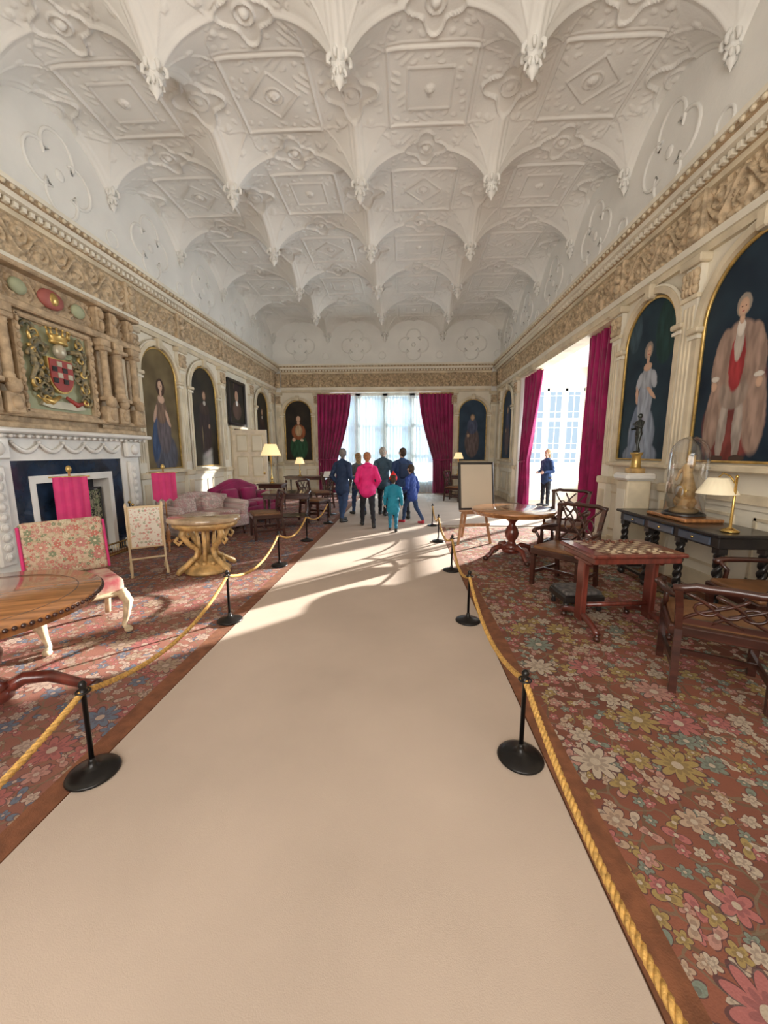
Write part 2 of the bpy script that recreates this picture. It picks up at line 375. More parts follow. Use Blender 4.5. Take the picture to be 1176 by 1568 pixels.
def quatre(b,cx,cz,y,rad=.27,off=.29,r=.026,full=True):
    pts=[]
    for k in range(4):
        ph=k*pi/2
        for i in range(13):
            a=ph+R(-118)+R(236)*i/12
            pts.append((cx+off*math.cos(ph)+rad*math.cos(a),y,cz+off*math.sin(ph)+rad*math.sin(a)))
    b.tube(pts,r,plaster,6,closed=True)
    b.ell((cx,y,cz),(.08,.03,.08),plaster,12)
def ring(b,cx,cz,y,rad,r=.02): b.tube([(cx+rad*math.cos(t*pi/8),y,cz+rad*math.sin(t*pi/8)) for t in range(16)],r,plaster,6,closed=True)

def scroll_h(s,t):
    per=.62; h=np.zeros_like(s)
    c=.5+.30*np.sin(2*pi*s/per)
    h=np.maximum(h,g(t-c,.09))
    for sg,o in ((1,0.25),(-1,.75)):
        k=np.round(s/per-o); cs=(k+o)*per; ct=.5-sg*.16
        dx=(s-cs)/.5; dt=(t-ct); rr=np.sqrt(dx**2*1.0+dt**2*1.0)
        th=np.arctan2(dt,dx)
        h=np.maximum(h,(.5+.5*np.cos(th*sg-rr*32))*(rr<.27)*.9)
        h=np.maximum(h,g(rr,.07)*1.2)
    h=np.maximum(h,.6*np.clip(np.sin(s*55)*np.sin(t*19),0,1)*((t<.3)|(t>.7)))
    return h
def frieze(b,x0,x1,z0,z1,y,m,amp=.065,res=.012,nv=28):
    n=max(4,int((x1-x0)/res)); s=np.linspace(x0,x1,n); t=np.linspace(0,1,nv)
    S,Tt=np.meshgrid(s,t,indexing='ij'); H=scroll_h(S*(.5/max(.1,(z1-z0))),Tt)*amp
    b.hf(S,y-H,z0+Tt*(z1-z0),m)

def entablature(name,x0,x1,loc,rz):
    b=B(name)
    b.b2(x0,x1,-.07,0,3.9,3.99,cream2); b.b2(x0,x1,-.10,0,3.99,4.08,cream)
    b.b2(x0,x1,-.04,0,4.08,4.6,friezem); frieze(b,x0,x1,4.10,4.58,-.045,friezem)
    b.b2(x0,x1,-.10,0,4.58,4.65,cream2); b.b2(x0,x1,-.13,0,4.65,4.72,stonec)
    x=x0
    while x<x1-.06:
        b.b2(x,x+.055,-.19,-.12,4.655,4.715,cream); x+=.11
    b.b2(x0,x1,-.24,0,4.72,4.79,cream); b.b2(x0,x1,-.28,0,4.79,4.84,stonec); b.b2(x0,x1,-.31,0,4.84,4.90,cream)
    x=x0
    while x<x1-.05:
        b.ell((x+.04,-.29,4.815),(.035,.025,.028),cream2,6); x+=.12
    return b.done(loc,rz)
entablature('trim_1',YB,YE,(XL,0,0),R(90))
entablature('trim_2',-YE,-YB,(XR,0,0),R(-90))
entablature('trim_3',XL+.3,XR-.3,(0,YE,0),0)
for nm,x0,x1,loc,rz,cs in (('trim_4',YB,YE,(XL,0,0),R(90),[YE-py*(k+.5) for k in range(8)]),
                        ('trim_5',-YE,-YB,(XR,0,0),R(-90),[-(YE-py*(k+.5)) for k in range(8)]),
                        ('trim_6',XL,XR,(0,YE,0),0,[XL+px*(k+.5) for k in range(4)])):
    b=B(nm)
    for c in cs:
        quatre(b,c,5.62,-.005); ring(b,c+.98,5.25,-.005,.13)
    b.b2(x0,x1,-.03,0,4.9,4.96,plaster)
    b.done(loc,rz)

# ------------------------------------------------------------------ wall panelling, pilasters
def pilaster(b,x,w=.24,d=.09,zb=0,zt=3.9):
    b.b2(x-w/2-.05,x+w/2+.05,-d-.05,0,zb,zb+.18,cream2,bev=.015)
    b.b2(x-w/2-.02,x+w/2+.02,-d-.03,0,zb+.18,1.08,cream)
    b.b2(x-w/2+.03,x+w/2-.03,-d-.045,0,zb+.3,.98,cream2,bev=.01)
    b.b2(x-w/2-.05,x+w/2+.05,-d-.06,0,1.08,1.2,cream2,bev=.02)
    b.b2(x-w/2,x+w/2,-d,0,1.2,zt-.1,cream)
    for k in (-1,0,1): b.b2(x+k*w*.28-.02,x+k*w*.28+.02,-d-.012,0,1.4,3.35,cream2,bev=.008)
    b.b2(x-w/2-.02,x+w/2+.02,-d-.03,0,3.42,3.47,cream2)
    for r_ in range(3):
        for k in range(4):
            b.ell((x-w/2+.03+k*(w-.06)/3,-d-.02,3.53+r_*.09),(.04,.04,.055),friezem,8)
    b.b2(x-w/2-.06,x+w/2+.06,-d-.06,0,zt-.1,zt,cream2,bev=.015)
    b.b2(x-w/2,x+w/2,-.14,-.03,4.08,4.6,friezem,bev=.02)
    for k in range(3): b.ell((x,-.15,4.2+k*.14),(w*.35,.04,.07),friezem,10)
def dado(b,x0,x1,m=cream):
    b.b2(x0,x1,-.05,0,0,.2,cream2); b.b2(x0,x1,-.02,0,.2,1.08,m); b.b2(x0,x1,-.07,0,1.08,1.17,cream2); b.b2(x0,x1,-.04,0,1.02,1.08,cream)
    b.b2(x0,x1,-.012,0,1.17,3.9,m)
    n=max(1,int((x1-x0)/.9)); w=(x1-x0)/n
    for i in range(n):
        a=x0+i*w+.12; c=x0+(i+1)*w-.12
        for q in ((a,c,.3,.33),(a,c,.92,.95),(a,a+.03,.3,.95),(c-.03,c,.3,.95)): b.b2(q[0],q[1],-.035,0,q[2],q[3],cream2)
b=B('trim_7')
dado(b,YB,3.6); dado(b,7.1,YE)
for y in (7.2,8.78,10.72,12.75,14.75): pilaster(b,y)
b.done((XL,0,0),R(90))
b=B('trim_8')
dado(b,-7.0,-YB); dado(b,-YE,-12.4)
for y in (6.86,5.2,3.35,1.6,12.65,14.75): pilaster(b,-y)
b.b2(-12.4,-7.0,-.03,.3,3.84,3.9,cream2)
b.done((XR,0,0),R(-90))
b=B('trim_9')
dado(b,XL,-2.95); dado(b,1.4,XR)
for x in (-4.93,-3.42,1.87,3.36): pilaster(b,x,.2)
b.done((0,YE,0),0)

def arch_pts(w,z0,z1,n=20,ins=0):
    r=w/2-ins; zs=z1-w/2
    pts=[(-r,z0+ins)]
    for i in range(n+1):
        a=pi-pi*i/n; pts.append((r*math.cos(a),zs+r*math.sin(a)))
    pts.append((r,z0+ins)); return pts
def arched_painting(name,w,h,m,loc,rz,gilt=True):
    b=B(name)
    b.prism(arch_pts(w,0,h),-.03,-.02,m)
    p=[(x,-.04,z) for x,z in arch_pts(w,0,h,24)]
    b.tube(p,.022,gold if gilt else cream2,6,closed=True)
    p=[(x,-.055,z) for x,z in arch_pts(w+.16,-.06,h+.08,24)]
    b.tube(p,1,cream2,4,closed=True,fx=.05,fy=.06,up=(0,1,0))
    p=[(x,-.06,z) for x,z in arch_pts(w+.26,-.06,h+.13,24)]
    b.tube(p,.022,cream,6)
    zs=h-w/2
    for sx in(-1,1):
        b.box((sx*(w/2+.09),-.075,zs),(.2,.12,.07),cream2,bev=.015); b.box((sx*(w/2+.09),-.065,zs-.08),(.16,.1,.04),cream)
    b.box((0,-.085,h+.09),(.13,.12,.2),cream2,bev=.02,taper=.8)
    b.box((0,-.075,-.08),(w+.36,.12,.06),cream2,bev=.015)
    return b.done(loc,rz)
skin_=(.62,.40,.28)
P1=paint_mat('portrait_lady_brown',(.10,.07,.03),(.20,.15,.07),[(.05,.30,.42,.45,(.12,.12,.15)),(-.22,.62,.14,.5,(.06,.10,.2),-10),(.05,.80,.24,.5,(.16,.13,.14)),(.0,1.18,.19,.26,(.24,.15,.10)),(.02,1.43,.11,.09,skin_),(.02,1.66,.14,.18,(.07,.035,.02)),(.02,1.55,.04,.09,skin_),(.02,1.69,.075,.105,skin_),(-.20,1.12,.05,.2,skin_,-20),(.20,1.05,.05,.2,skin_,25),(-.0,1.69,.010,.012,(.1,.05,.03)),(.045,1.69,.010,.012,(.1,.05,.03))])
P2=paint_mat('portrait_dark_man',(.02,.018,.014),(.045,.035,.02),[(0,.9,.3,.7,(.05,.03,.03)),(0,1.42,.24,.16,(.07,.04,.03)),(.02,1.74,.11,.14,(.10,.06,.035)),(.02,1.56,.07,.06,(.5,.45,.38)),(.02,1.74,.07,.10,(.45,.28,.18)),(.2,1.0,.05,.06,(.4,.25,.16)),(-.15,.7,.03,.3,(.2,.15,.08))])
P3=paint_mat('portrait_end_left',(.015,.013,.012),(.04,.03,.02),[(0,.5,.36,.5,(.03,.10,.05)),(0,1.1,.28,.3,(.38,.12,.05)),(0,1.15,.15,.22,(.6,.42,.25)),(0,1.58,.14,.19,(.05,.03,.02)),(0,1.46,.06,.08,skin_),(0,1.60,.085,.115,skin_),(-.2,.80,.07,.08,skin_),(.12,.78,.07,.06,(.6,.5,.35))])
P4=paint_mat('portrait_end_right',(.02,.04,.07),(.04,.07,.11),[(0,.7,.28,.6,(.16,.12,.12)),(0,1.3,.2,.3,(.10,.12,.2)),(0,1.63,.1,.13,(.2,.15,.1)),(0,1.62,.07,.10,(.5,.33,.22)),(-.15,.95,.05,.07,(.45,.3,.2))])
P5=paint_mat('portrait_white_gown',(.008,.020,.035),(.020,.045,.062),[(.34,1.75,.22,.45,(.02,.06,.055)),(-.38,1.9,.16,.3,(.05,.09,.12)),(-.02,.06,.42,.20,(.28,.33,.42)),(-.02,.35,.32,.42,(.36,.42,.52)),(-.20,.40,.10,.42,(.24,.30,.42),-6),(0,.85,.17,.38,(.42,.46,.54)),(.0,1.18,.15,.16,(.46,.49,.54)),(-.17,1.14,.065,.14,(.44,.47,.52),-20),(.17,1.14,.065,.14,(.44,.47,.52),20),(0,1.33,.10,.06,skin_),(-.01,1.56,.10,.12,(.30,.25,.21)),(0,1.44,.035,.07,skin_),(0,1.54,.058,.085,skin_),(-.20,.95,.035,.14,skin_,8),(.14,.95,.035,.15,skin_,50),(-.02,1.55,.008,.008,(.1,.05,.03)),(.02,1.55,.008,.008,(.1,.05,.03)),(0,1.505,.014,.007,(.4,.1,.08))])
ox=-.20
cr_=(.44,.30,.235); rd_=(.26,.06,.05)
P6=paint_mat('portrait_robed_man',(.008,.018,.034),(.020,.040,.06),[
 (.48,1.6,.20,.7,(.05,.045,.045)),
 (ox+.02,.42,.40,.42,rd_),(ox+.04,.80,.33,.50,rd_),(ox-.22,.55,.13,.48,cr_,-6),(ox+.27,.55,.15,.48,cr_,6),
 (ox-.09,.36,.062,.34,(.50,.42,.36),-2),(ox+.11,.36,.062,.34,(.50,.42,.36),3),(ox+.0,.74,.19,.18,(.42,.32,.26)),
 (ox+.0,1.14,.25,.34,cr_),(ox+.0,1.06,.10,.32,(.46,.05,.055)),(ox-.0,1.25,.06,.2,(.62,.54,.46)),
 (ox-.22,1.14,.10,.30,cr_,-10),(ox+.24,1.12,.10,.30,cr_,12),
 (ox-.12,.04,.10,.035,(.08,.05,.04)),(ox+.15,.04,.10,.035,(.08,.05,.04)),(ox+.0,1.40,.055,.09,(.75,.68,.6)),
 (ox+.0,1.62,.095,.12,(.34,.29,.24)),(ox+.0,1.49,.035,.06,skin_),(ox+.0,1.60,.066,.095,skin_),(ox-.27,.84,.04,.055,skin_),(ox+.30,.80,.04,.055,skin_),(ox-.26,.92,.055,.03,(.7,.64,.56)),(ox+.29,.88,.055,.03,(.7,.64,.56)),
 (ox-.024,1.61,.009,.008,(.12,.06,.04)),(ox+.024,1.61,.009,.008,(.12,.06,.04)),(ox,1.56,.018,.007,(.42,.12,.1)),
 (.46,.40,.16,.40,(.24,.04,.035)),(.46,.82,.18,.05,(.45,.34,.13)),(.46,.92,.10,.08,(.34,.05,.05)),(.46,1.0,.04,.04,(.55,.42,.15))])
LW=R(90);RW=R(-90)
arched_painting('arched_portrait_painting',1.15,2.42,P1,(XL,7.98,1.27),LW)
arched_painting('arched_portrait_painting',1.2,2.42,P2,(XL,9.75,1.27),LW)
arched_painting('arched_portrait_painting',1.1,2.42,P2,(XL,13.75,1.27),LW)
arched_painting('arched_portrait_painting',1.05,2.3,P3,(-4.18,YE,1.3),0)
arched_painting('arched_portrait_painting',1.05,2.3,P4,(2.6,YE,1.3),0)
arched_painting('arched_portrait_painting',1.15,2.25,P5,(XR,6.03,1.5),RW)
arched_painting('arched_portrait_painting',1.42,2.25,P6,(XR,4.27,1.5),RW)
arched_painting('arched_portrait_painting',1.2,2.3,P4,(XR,13.7,1.4),RW)
b=B('framed_portrait_painting')
b.box((0,-.04,0),(1.0,.03,1.15),P2)
for q in ((0,.62,1.2,.1),(0,-.62,1.2,.1)): b.box((q[0],-.065,q[1]),(q[2],.08,q[3]),black,bev=.02)
for q in (-.55,.55): b.box((q,-.065,0),(.1,.08,1.3),black,bev=.02)
b.ell((0,-.058,.2),(.12,.01,.17),mat('painted_face',(.5,.3,.2),.5)); b.ell((0,-.056,-.2),(.3,.01,.28),mat('painted_coat',(.10,.05,.03),.5)); b.ell((0,-.06,.0),(.08,.01,.09),white); b.done((XL,11.65,3.05),LW)

# doors
b=B('door_1')
b.b2(0,1.0,-.03,.03,0.02,2.25,mat('door_paint',(.80,.70,.56),.5))
for x0 in (.1,.55):
    for z0,z1 in ((.15,.75),(.88,1.5),(1.62,2.12)):
        b.box((x0+.175,-.035,(z0+z1)/2),(.35,.02,z1-z0),cream2,bev=.009); b.box((x0+.175,-.045,(z0+z1)/2),(.27,.02,z1-z0-.08),cream,bev=.009)
        b.box((x0+.175,.035,(z0+z1)/2),(.35,.02,z1-z0),cream2,bev=.009)
b.ell((.92,-.07,1.0),.035,brass,10); b.tube([(.92,-.03,1.0),(.92,-.07,1.0)],.012,brass)
b.done((XL+.08,11.2,.0),0)
b=B('door_2')
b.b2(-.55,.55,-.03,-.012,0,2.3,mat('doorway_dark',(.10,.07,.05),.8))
b.b2(-.67,-.55,-.09,-.02,0,2.35,cream2); b.b2(.55,.67,-.09,-.02,0,2.35,cream2); b.b2(-.75,.75,-.12,-.02,2.3,2.38,cream2,bev=.02)
b.done((XL,11.85,0),LW)

# ------------------------------------------------------------------ curtains
def curtain(name,wt,wb,h,loc,rz,anchor=-1,folds=9,m=magenta,amp=.07,pinch=None,rail=True):
    nu,nv=folds*12,40; u=np.linspace(0,1,nu); v=np.linspace(0,1,nv); U,V=np.meshgrid(u,v,indexing='ij')
    if pinch:
        W=np.where(V>pinch[0],wt+(pinch[1]-wt)*((1-V)/(1-pinch[0]))**1.6,pinch[1]+(wb-pinch[1])*((pinch[0]-V)/pinch[0]))
    else: W=wb+(wt-wb)*V
    X=(U if anchor<0 else U-1)*W
    X=X+.015*np.sin(U*folds*4*pi+V*3)
    Y=-amp*np.sin(U*folds*2*pi+.5*np.sin(V*4))-amp*.3*np.sin(U*17+V*5)
    b=B(name); b.hf(X,Y,V*h,m)
    x0,x1=(0,wt) if anchor<0 else (-wt,0)
    if rail: b.tube([(x0,0,h+.02),(x1,0,h+.02)],.025,goldw)
    if pinch:
        z=pinch[0]*h; w_=pinch[1]; xa,xb=(0,w_) if anchor<0 else (-w_,0)
        b.tube([(xa,-.09,z),((xa+xb)/2,-.12,z-.03),(xb,-.09,z)],.022,m,8)
    return b.done(loc,rz)
curtain('curtain',1.3,.72,3.78,(-3.38,YE-.17,.02),0,-1,8,pinch=(.35,.75))
curtain('curtain',1.3,.72,3.78,(1.83,YE-.17,.02),0,1,8,pinch=(.35,.75))
curtain('curtain',1.22,1.12,3.8,(XR+.13,7.02,.02),RW,1,8)
curtain('curtain',1.35,.65,3.8,(XR+.13,12.38,.02),RW,-1,8,pinch=(.35,.55))
def glassmix(name,col,tr,kind='sheer'):
    m=bpy.data.materials.new(name); m.use_nodes=True; nt=m.node_tree; nt.nodes.clear(); N=nt.nodes;L=nt.links
    o=N.new('ShaderNodeOutputMaterial'); mx=N.new('ShaderNodeMixShader'); t=N.new('ShaderNodeBsdfTransparent')
    if kind=='sheer':
        s=N.new('ShaderNodeBsdfTranslucent'); s.inputs[0].default_value=rgba(col)
        d=N.new('ShaderNodeBsdfDiffuse'); d.inputs[0].default_value=rgba(col)
        m2=N.new('ShaderNodeMixShader'); m2.inputs[0].default_value=.65; L.new(s.outputs[0],m2.inputs[1]); L.new(d.outputs[0],m2.inputs[2])
        mx.inputs[0].default_value=1-tr; L.new(t.outputs[0],mx.inputs[1]); L.new(m2.outputs[0],mx.inputs[2])
    else:
        gl=N.new('ShaderNodeBsdfGlossy'); gl.inputs['Roughness'].default_value=.03
        fr=N.new('ShaderNodeLayerWeight'); fr.inputs[0].default_value=.5
        r=N.new('ShaderNodeMath'); r.operation='MULTIPLY_ADD'; L.new(fr.outputs['Facing'],r.inputs[0]); r.inputs[1].default_value=.8; r.inputs[2].default_value=.06
        L.new(r.outputs[0],mx.inputs[0]); L.new(t.outputs[0],mx.inputs[1]); L.new(gl.outputs[0],mx.inputs[2])
    L.new(mx.outputs[0],o.inputs[0]); return m
sheer=glassmix('sheer_voile',(.62,.74,.80),.55)
glassd=glassmix('dome_glass',(1,1,1),.9,'glass')
curtain('sheer_curtain',2.05,2.05,3.75,(-2.85,YE+.05,.03),0,-1,16,sheer,.025,rail=False)
curtain('sheer_curtain',2.05,2.05,3.75,(-.75,YE+.05,.03),0,-1,16,sheer,.025,rail=False)

# ------------------------------------------------------------------ carpets
ZK=.012
RL=-1.56
b=B('floral_carpet'); b.b2(.88,3.3,-2.3,8.2,0,ZK,rcarp); b.b2(.75,.88,-2.3,8.2,0,ZK,brown); b.b2(3.3,3.42,-2.3,8.2,0,ZK,brown); b.done()
b=B('floral_carpet'); b.b2(-4.55,RL-.13,-2.3,14.3,0,ZK,lcarp); b.b2(RL-.13,RL-.01,-2.3,14.3,0,ZK,brown); b.b2(-4.68,-4.55,-2.3,14.3,0,ZK,brown); b.done()
b=B('runner_carpet'); b.b2(RL,.74,-2.3,14.9,.0,.016,runnerm); b.done()
b=B('bay_carpet'); b.b2(.745,5.9,8.4,12.35,0,.015,runnerm); b.done()

# ------------------------------------------------------------------ stanchions + rope
SH=.50
def stanchion(loc):
    b=B('rope_stanchion')
    b.lathe([(.112,0),(.118,.006),(.112,.015),(.085,.026),(.045,.036),(.020,.046),(.016,.07),(.012,.085)],(0,0,0),iron,32)
    b.lathe([(.0115,.05),(.0115,SH-.07),(.02,SH-.065),(.02,SH-.05),(.012,SH-.043),(.017,SH-.03),(.019,SH-.018),(.012,SH-.005),(.003,SH)],(0,0,0),iron,14)
    b.tube([(.03*math.cos(t),.0+.03*math.sin(t),SH-.055) for t in np.linspace(0,2*pi,12,endpoint=False)],.005,iron,6,closed=True)
    b.done(loc)
LS=[(-1.56,-.1),(-1.54,1.62),(-1.65,3.38),(-1.76,5.19),(-1.76,6.75),(-1.72,8.5)]
RS=[(.66,.1),(.62,1.83),(.615,3.49),(.65,5.08),(.62,6.8),(.62,8.3)]
for x,y in LS+RS: stanchion((x,y,.0165))
def rope(pts,name='barrier_rope'):
    b=B(name)
    for (x0,y0),(x1,y1) in zip(pts[:-1],pts[1:]):
        n=150; P=[]
        for i in range(n+1):
            t=i/n; P.append(Vector((x0+(x1-x0)*t,y0+(y1-y0)*t,SH-.04-.17*4*t*(1-t))))
        for k in range(3):
            Q=[];acc=0
            for i,p in enumerate(P):
                if i: acc+=(p-P[i-1]).length
                T=(P[min(i+1,n)]-P[max(i-1,0)]).normalized(); A=Vector((1,0,0)); A=(A-T*A.dot(T)).normalized(); C=T.cross(A)
                th=acc*2*pi/.075+k*2*pi/3
                Q.append(p+A*math.cos(th)*.0075+C*math.sin(th)*.0075)
            b.tube(Q,.0085,ropem,6)
    b.done()
rope(LS);rope(RS)

# ------------------------------------------------------------------ fireplace + overmantel (left wall)
FY=5.35
b=B('marble_fireplace')
D=-.34
b.b2(-1.35,-.92,D,-.0,0,1.5,marble); b.b2(.92,1.35,D,0,0,1.5,marble)
b.b2(-1.35,1.35,D,0,1.5,1.80,marble)
b.b2(-1.42,-.86,D-.05,0,0,.16,marble,bev=.02); b.b2(.86,1.42,D-.05,0,0,.16,marble,bev=.02)
b.b2(-1.45,1.45,D-.08,0,1.78,1.83,marble,bev=.015); b.b2(-1.55,1.55,D-.16,0,1.83,1.895,marble,bev=.02)
for k in range(26): b.ell((-1.4+k*.112,D-.10,1.80),(.03,.02,.025),marble,6)
for sx in (-1,1):
    b.box((sx*1.14,D-.03,.85),(.2,.06,1.2),marble,bev=.02)
    for k in range(9): b.ell((sx*1.14,D-.06,.36+k*.12),(.05,.03,.05),marble,8); b.tube([(sx*1.14+.05*math.cos(t),D-.065,.36+k*.12+.05*math.sin(t)) for t in np.linspace(0,2*pi,8,endpoint=False)],.01,marble,5,closed=True)
    b.box((sx*1.14,D-.05,1.65),(.34,.08,.26),marble,bev=.02); b.ell((sx*1.14,D-.10,1.65),(.09,.04,.09),marble,12)
for k in range(5):
    x0=-.9+k*.36
    b.tube([(x0+.36*t,D-.03,1.72-.11*math.sin(pi*t)) for t in np.linspace(0,1,9)],[.012+.02*math.sin(pi*t) for t in np.linspace(0,1,9)],marble,8)
    b.ell((x0,D-.03,1.73),.025,marble,8)
b.b2(-.92,-.70,D+.02,0,0,1.5,bmarble); b.b2(.70,.92,D+.02,0,0,1.5,bmarble); b.b2(-.70,.70,D+.02,0,1.30,1.5,bmarble)
b.b2(-.70,-.62,D+.01,0,0,1.30,marble); b.b2(.62,.70,D+.01,0,0,1.30,marble); b.b2(-.62,.62,D+.01,0,1.20,1.30,marble)
b.b2(-.62,.62,-.06,0,0,1.2,bmarble)
b.done((XL+.003,FY,0),LW)
b=B('fire_screen_panel'); b.box((0,0,.53),(.62,.03,.98),blackfl); b.box((0,0,.02),(.7,.16,.035),black)
for s_ in (-.32,.32): b.box((s_,0,.54),(.03,.04,1.04),black)
b.box((0,0,1.05),(.67,.04,.03),black)
b.done((XL+.22,FY+.22,0.001),LW)
b=B('hearth_fender')
b.tube([(-.9,0,.2),(-.9,-.22,.2),(.9,-.22,.2),(.9,0,.2)],.014,brass,8); b.tube([(-.9,0,.03),(-.9,-.22,.03),(.9,-.22,.03),(.9,0,.03)],.014,brass,8)
for i in range(37):
    x=-.9+i*.05; b.tube([(x,-.22,.03),(x,-.22,.2)],.004,brass,5)
for x,z in ((.75,.75),(.82,.7)):
    b.tube([(x,-.12,.0),(x,-.12,z)],.01,iron); b.ell((x,-.12,z+.02),.025,brass,8)
b.done((XL+.42,FY,0.014),LW)

b=B('carved_overmantel')
D=-.22
b.b2(-1.6,1.6,D,0,1.9,3.9,stonec)
b.b2(-1.66,1.66,D-.10,0,1.9,1.98,stonec,bev=.015); b.b2(-1.66,1.66,D-.12,0,2.05,2.12,stonec,bev=.015)
b.b2(-1.68,1.68,D-.14,0,3.36,3.46,stonec,bev=.02)
frieze(b,-1.6,1.6,3.24,3.36,D-.02,stonec,.03,.012,12)
b.b2(-1.66,1.66,D-.16,0,3.84,3.90,stonec,bev=.015)
panelg=mat('panel_pale_green',(.38,.40,.25),.7,nz=6,amt=.1)
b.box((0,D-.01,2.72),(1.06,.04,1.16),panelg)
for q in ((0,3.31,1.2,.07),(0,2.13,1.2,.07)): b.box((q[0],D-.05,q[1]),(q[2],.1,q[3]),stonec,bev=.02)
for q in (-.57,.57): b.box((q,D-.05,2.72),(.08,.1,1.22),stonec,bev=.02)
for k in range(11):
    for s_ in (-1,1): b.ell((s_*.57,D-.10,2.2+k*.104),(.03,.025,.04),stonec,8)
def column(b,x,z0,z1,r,m,y):
    h=z1-z0
    b.box((x,y,z0+.03),(r*3,r*3,.06),m,bev=.01)
    b.lathe([(r*1.3,0),(r*1.35,.02),(r*1.1,.04),(r*1.15,.06),(r*.95,.08),(r*1.0,.1)]+[(r*(1-.15*t),.1+t*(h*.8-.1)) for t in np.linspace(0,1,8)]+[(r*1.05,h*.81),(r*.9,h*.83),(r*1.35,h*.92),(r*1.3,h*.94)],(x,y,z0+.05),m,24,mod=lambda a,k:.05*math.cos(12*a) if 6<=k<=13 else 0)
    b.box((x,y,z1-.03),(r*3,r*3,.06),m,bev=.01)
for sx in (-1,1):
    for xx in (.78,1.06,1.44):
        x=sx*xx
        b.box((x,D-.10,2.20),(.22,.18,.26),stonec,bev=.02); b.ell((x,D-.19,2.2),(.07,.04,.09),stonec,10)
        b.ell((x,D-.17,2.40),(.09,.08,.1),stonec,10)
        column(b,x,2.42,3.24,.055 if xx!=1.06 else .08,stonec,D-.12)
        b.box((x,D-.10,3.3),(.2,.18,.13),stonec,bev=.02)
        b.box((x,D-.07,3.65),(.13,.12,.36),stonec,bev=.02); b.ell((x,D-.14,3.72),(.05,.04,.07),stonec,10)
        b.ell((x,D-.14,3.55),(.04,.04,.07),stonec,10)
    b.b2(sx*1.27-.09,sx*1.27+.09,D-.05,D,2.4,3.2,cream2,bev=.02)
    frieze(b,min(sx*.68,sx*1.55),max(sx*.68,sx*1.55),1.98,2.06,D-.05,stonec,.03,.012,10)
frieze(b,-1.55,1.55,3.48,3.82,D-.01,stonec,.04,.012,24)
b.ell((0,D-.06,3.65),(.2,.06,.13),mat('painted_shield',(.35,.10,.08),.6),14); b.ell((-.0,D-.09,3.65),(.08,.05,.09),gold,12)
for x in(-.45,.45): b.ell((x,D-.05,3.65),(.12,.05,.1),panelg,12)
b.done((XL+.003,FY,0),LW)

# coat of arms
b=B('coat_of_arms')
red=mat('heraldic_red',(.32,.04,.03),.5); sil=mat('heraldic_silver',(.5,.45,.33),.4,.3); mantl=mat('mantling_black_gold',(.07,.07,.05),.5,col2=(.32,.24,.11),nz=14)
sh=[(-.2,.18),(.2,.18),(.2,-.05)]+[(.2*math.cos(t),-.05-.24*math.sin(t)) for t in np.linspace(.2,pi-.2,9)]+[(-.2,-.05)]
b.prism(sh,-.05,0,gold); b.prism([(x*.9,z*.9) for x,z in sh],-.065,0,red)
for i in range(4):
    for j in range(4):
        if (i+j)%2==0: b.box((-.12+i*.08,-.068,-.12+j*.075),(.07,.02,.065),sil if i%2 else black)
b.ell((0,-.06,.28),(.09,.07,.1),sil,12)
b.lathe([(.13,0),(.14,.03),(.12,.05),(.15,.10),(.15,.11)],(0,-.06,.37),gold,20,sx=1,sy=.5,mod=lambda a,k:0)
for i in range(7):
    a=pi+pi*i/6; x=.15*math.cos(a)
    b.tube([(x,-.06+.07*math.sin(a),.46),(x*1.1,-.06+.08*math.sin(a),.54)],[.02,.008],gold,6); b.ell((x*1.12,-.06+.08*math.sin(a),.55),.018,gold,6)
rnd=random.Random(3)
for sx in(-1,1):
    for k in range(18):
        cx=sx*(.24+.18*rnd.random()); cz=-.38+k*.05; r0=.05+.05*rnd.random(); ph=rnd.random()*6.28
        pts=[(cx+sx*r0*(1-t*.75)*math.cos(ph+t*7),-.03-.05*t,cz+r0*(1-t*.75)*math.sin(ph+t*7)) for t in np.linspace(0,1,12)]
        b.tube(pts,[.026*(1-.6*t) for t in np.linspace(0,1,12)],mantl if k%4 else gold,6)
    b.tube([(sx*.15,-.03,.3),(sx*.32,-.06,.34),(sx*.42,-.05,.2),(sx*.36,-.05,.02),(sx*.44,-.04,-.15),(sx*.3,-.05,-.35)],[.03,.035,.03,.035,.03,.015],mantl,8)
    b.tube([(sx*.05,-.04,-.33),(sx*.2,-.05,-.42),(sx*.4,-.04,-.36)],[.02,.04,.012],red if sx>0 else gold,8)
b.prism([(-.35,-.47),(-.3,-.40),(.3,-.40),(.35,-.47),(.2,-.50),(-.2,-.50)],-.05,-.0,sil)
b.done((XL+.258,FY,2.70),LW)

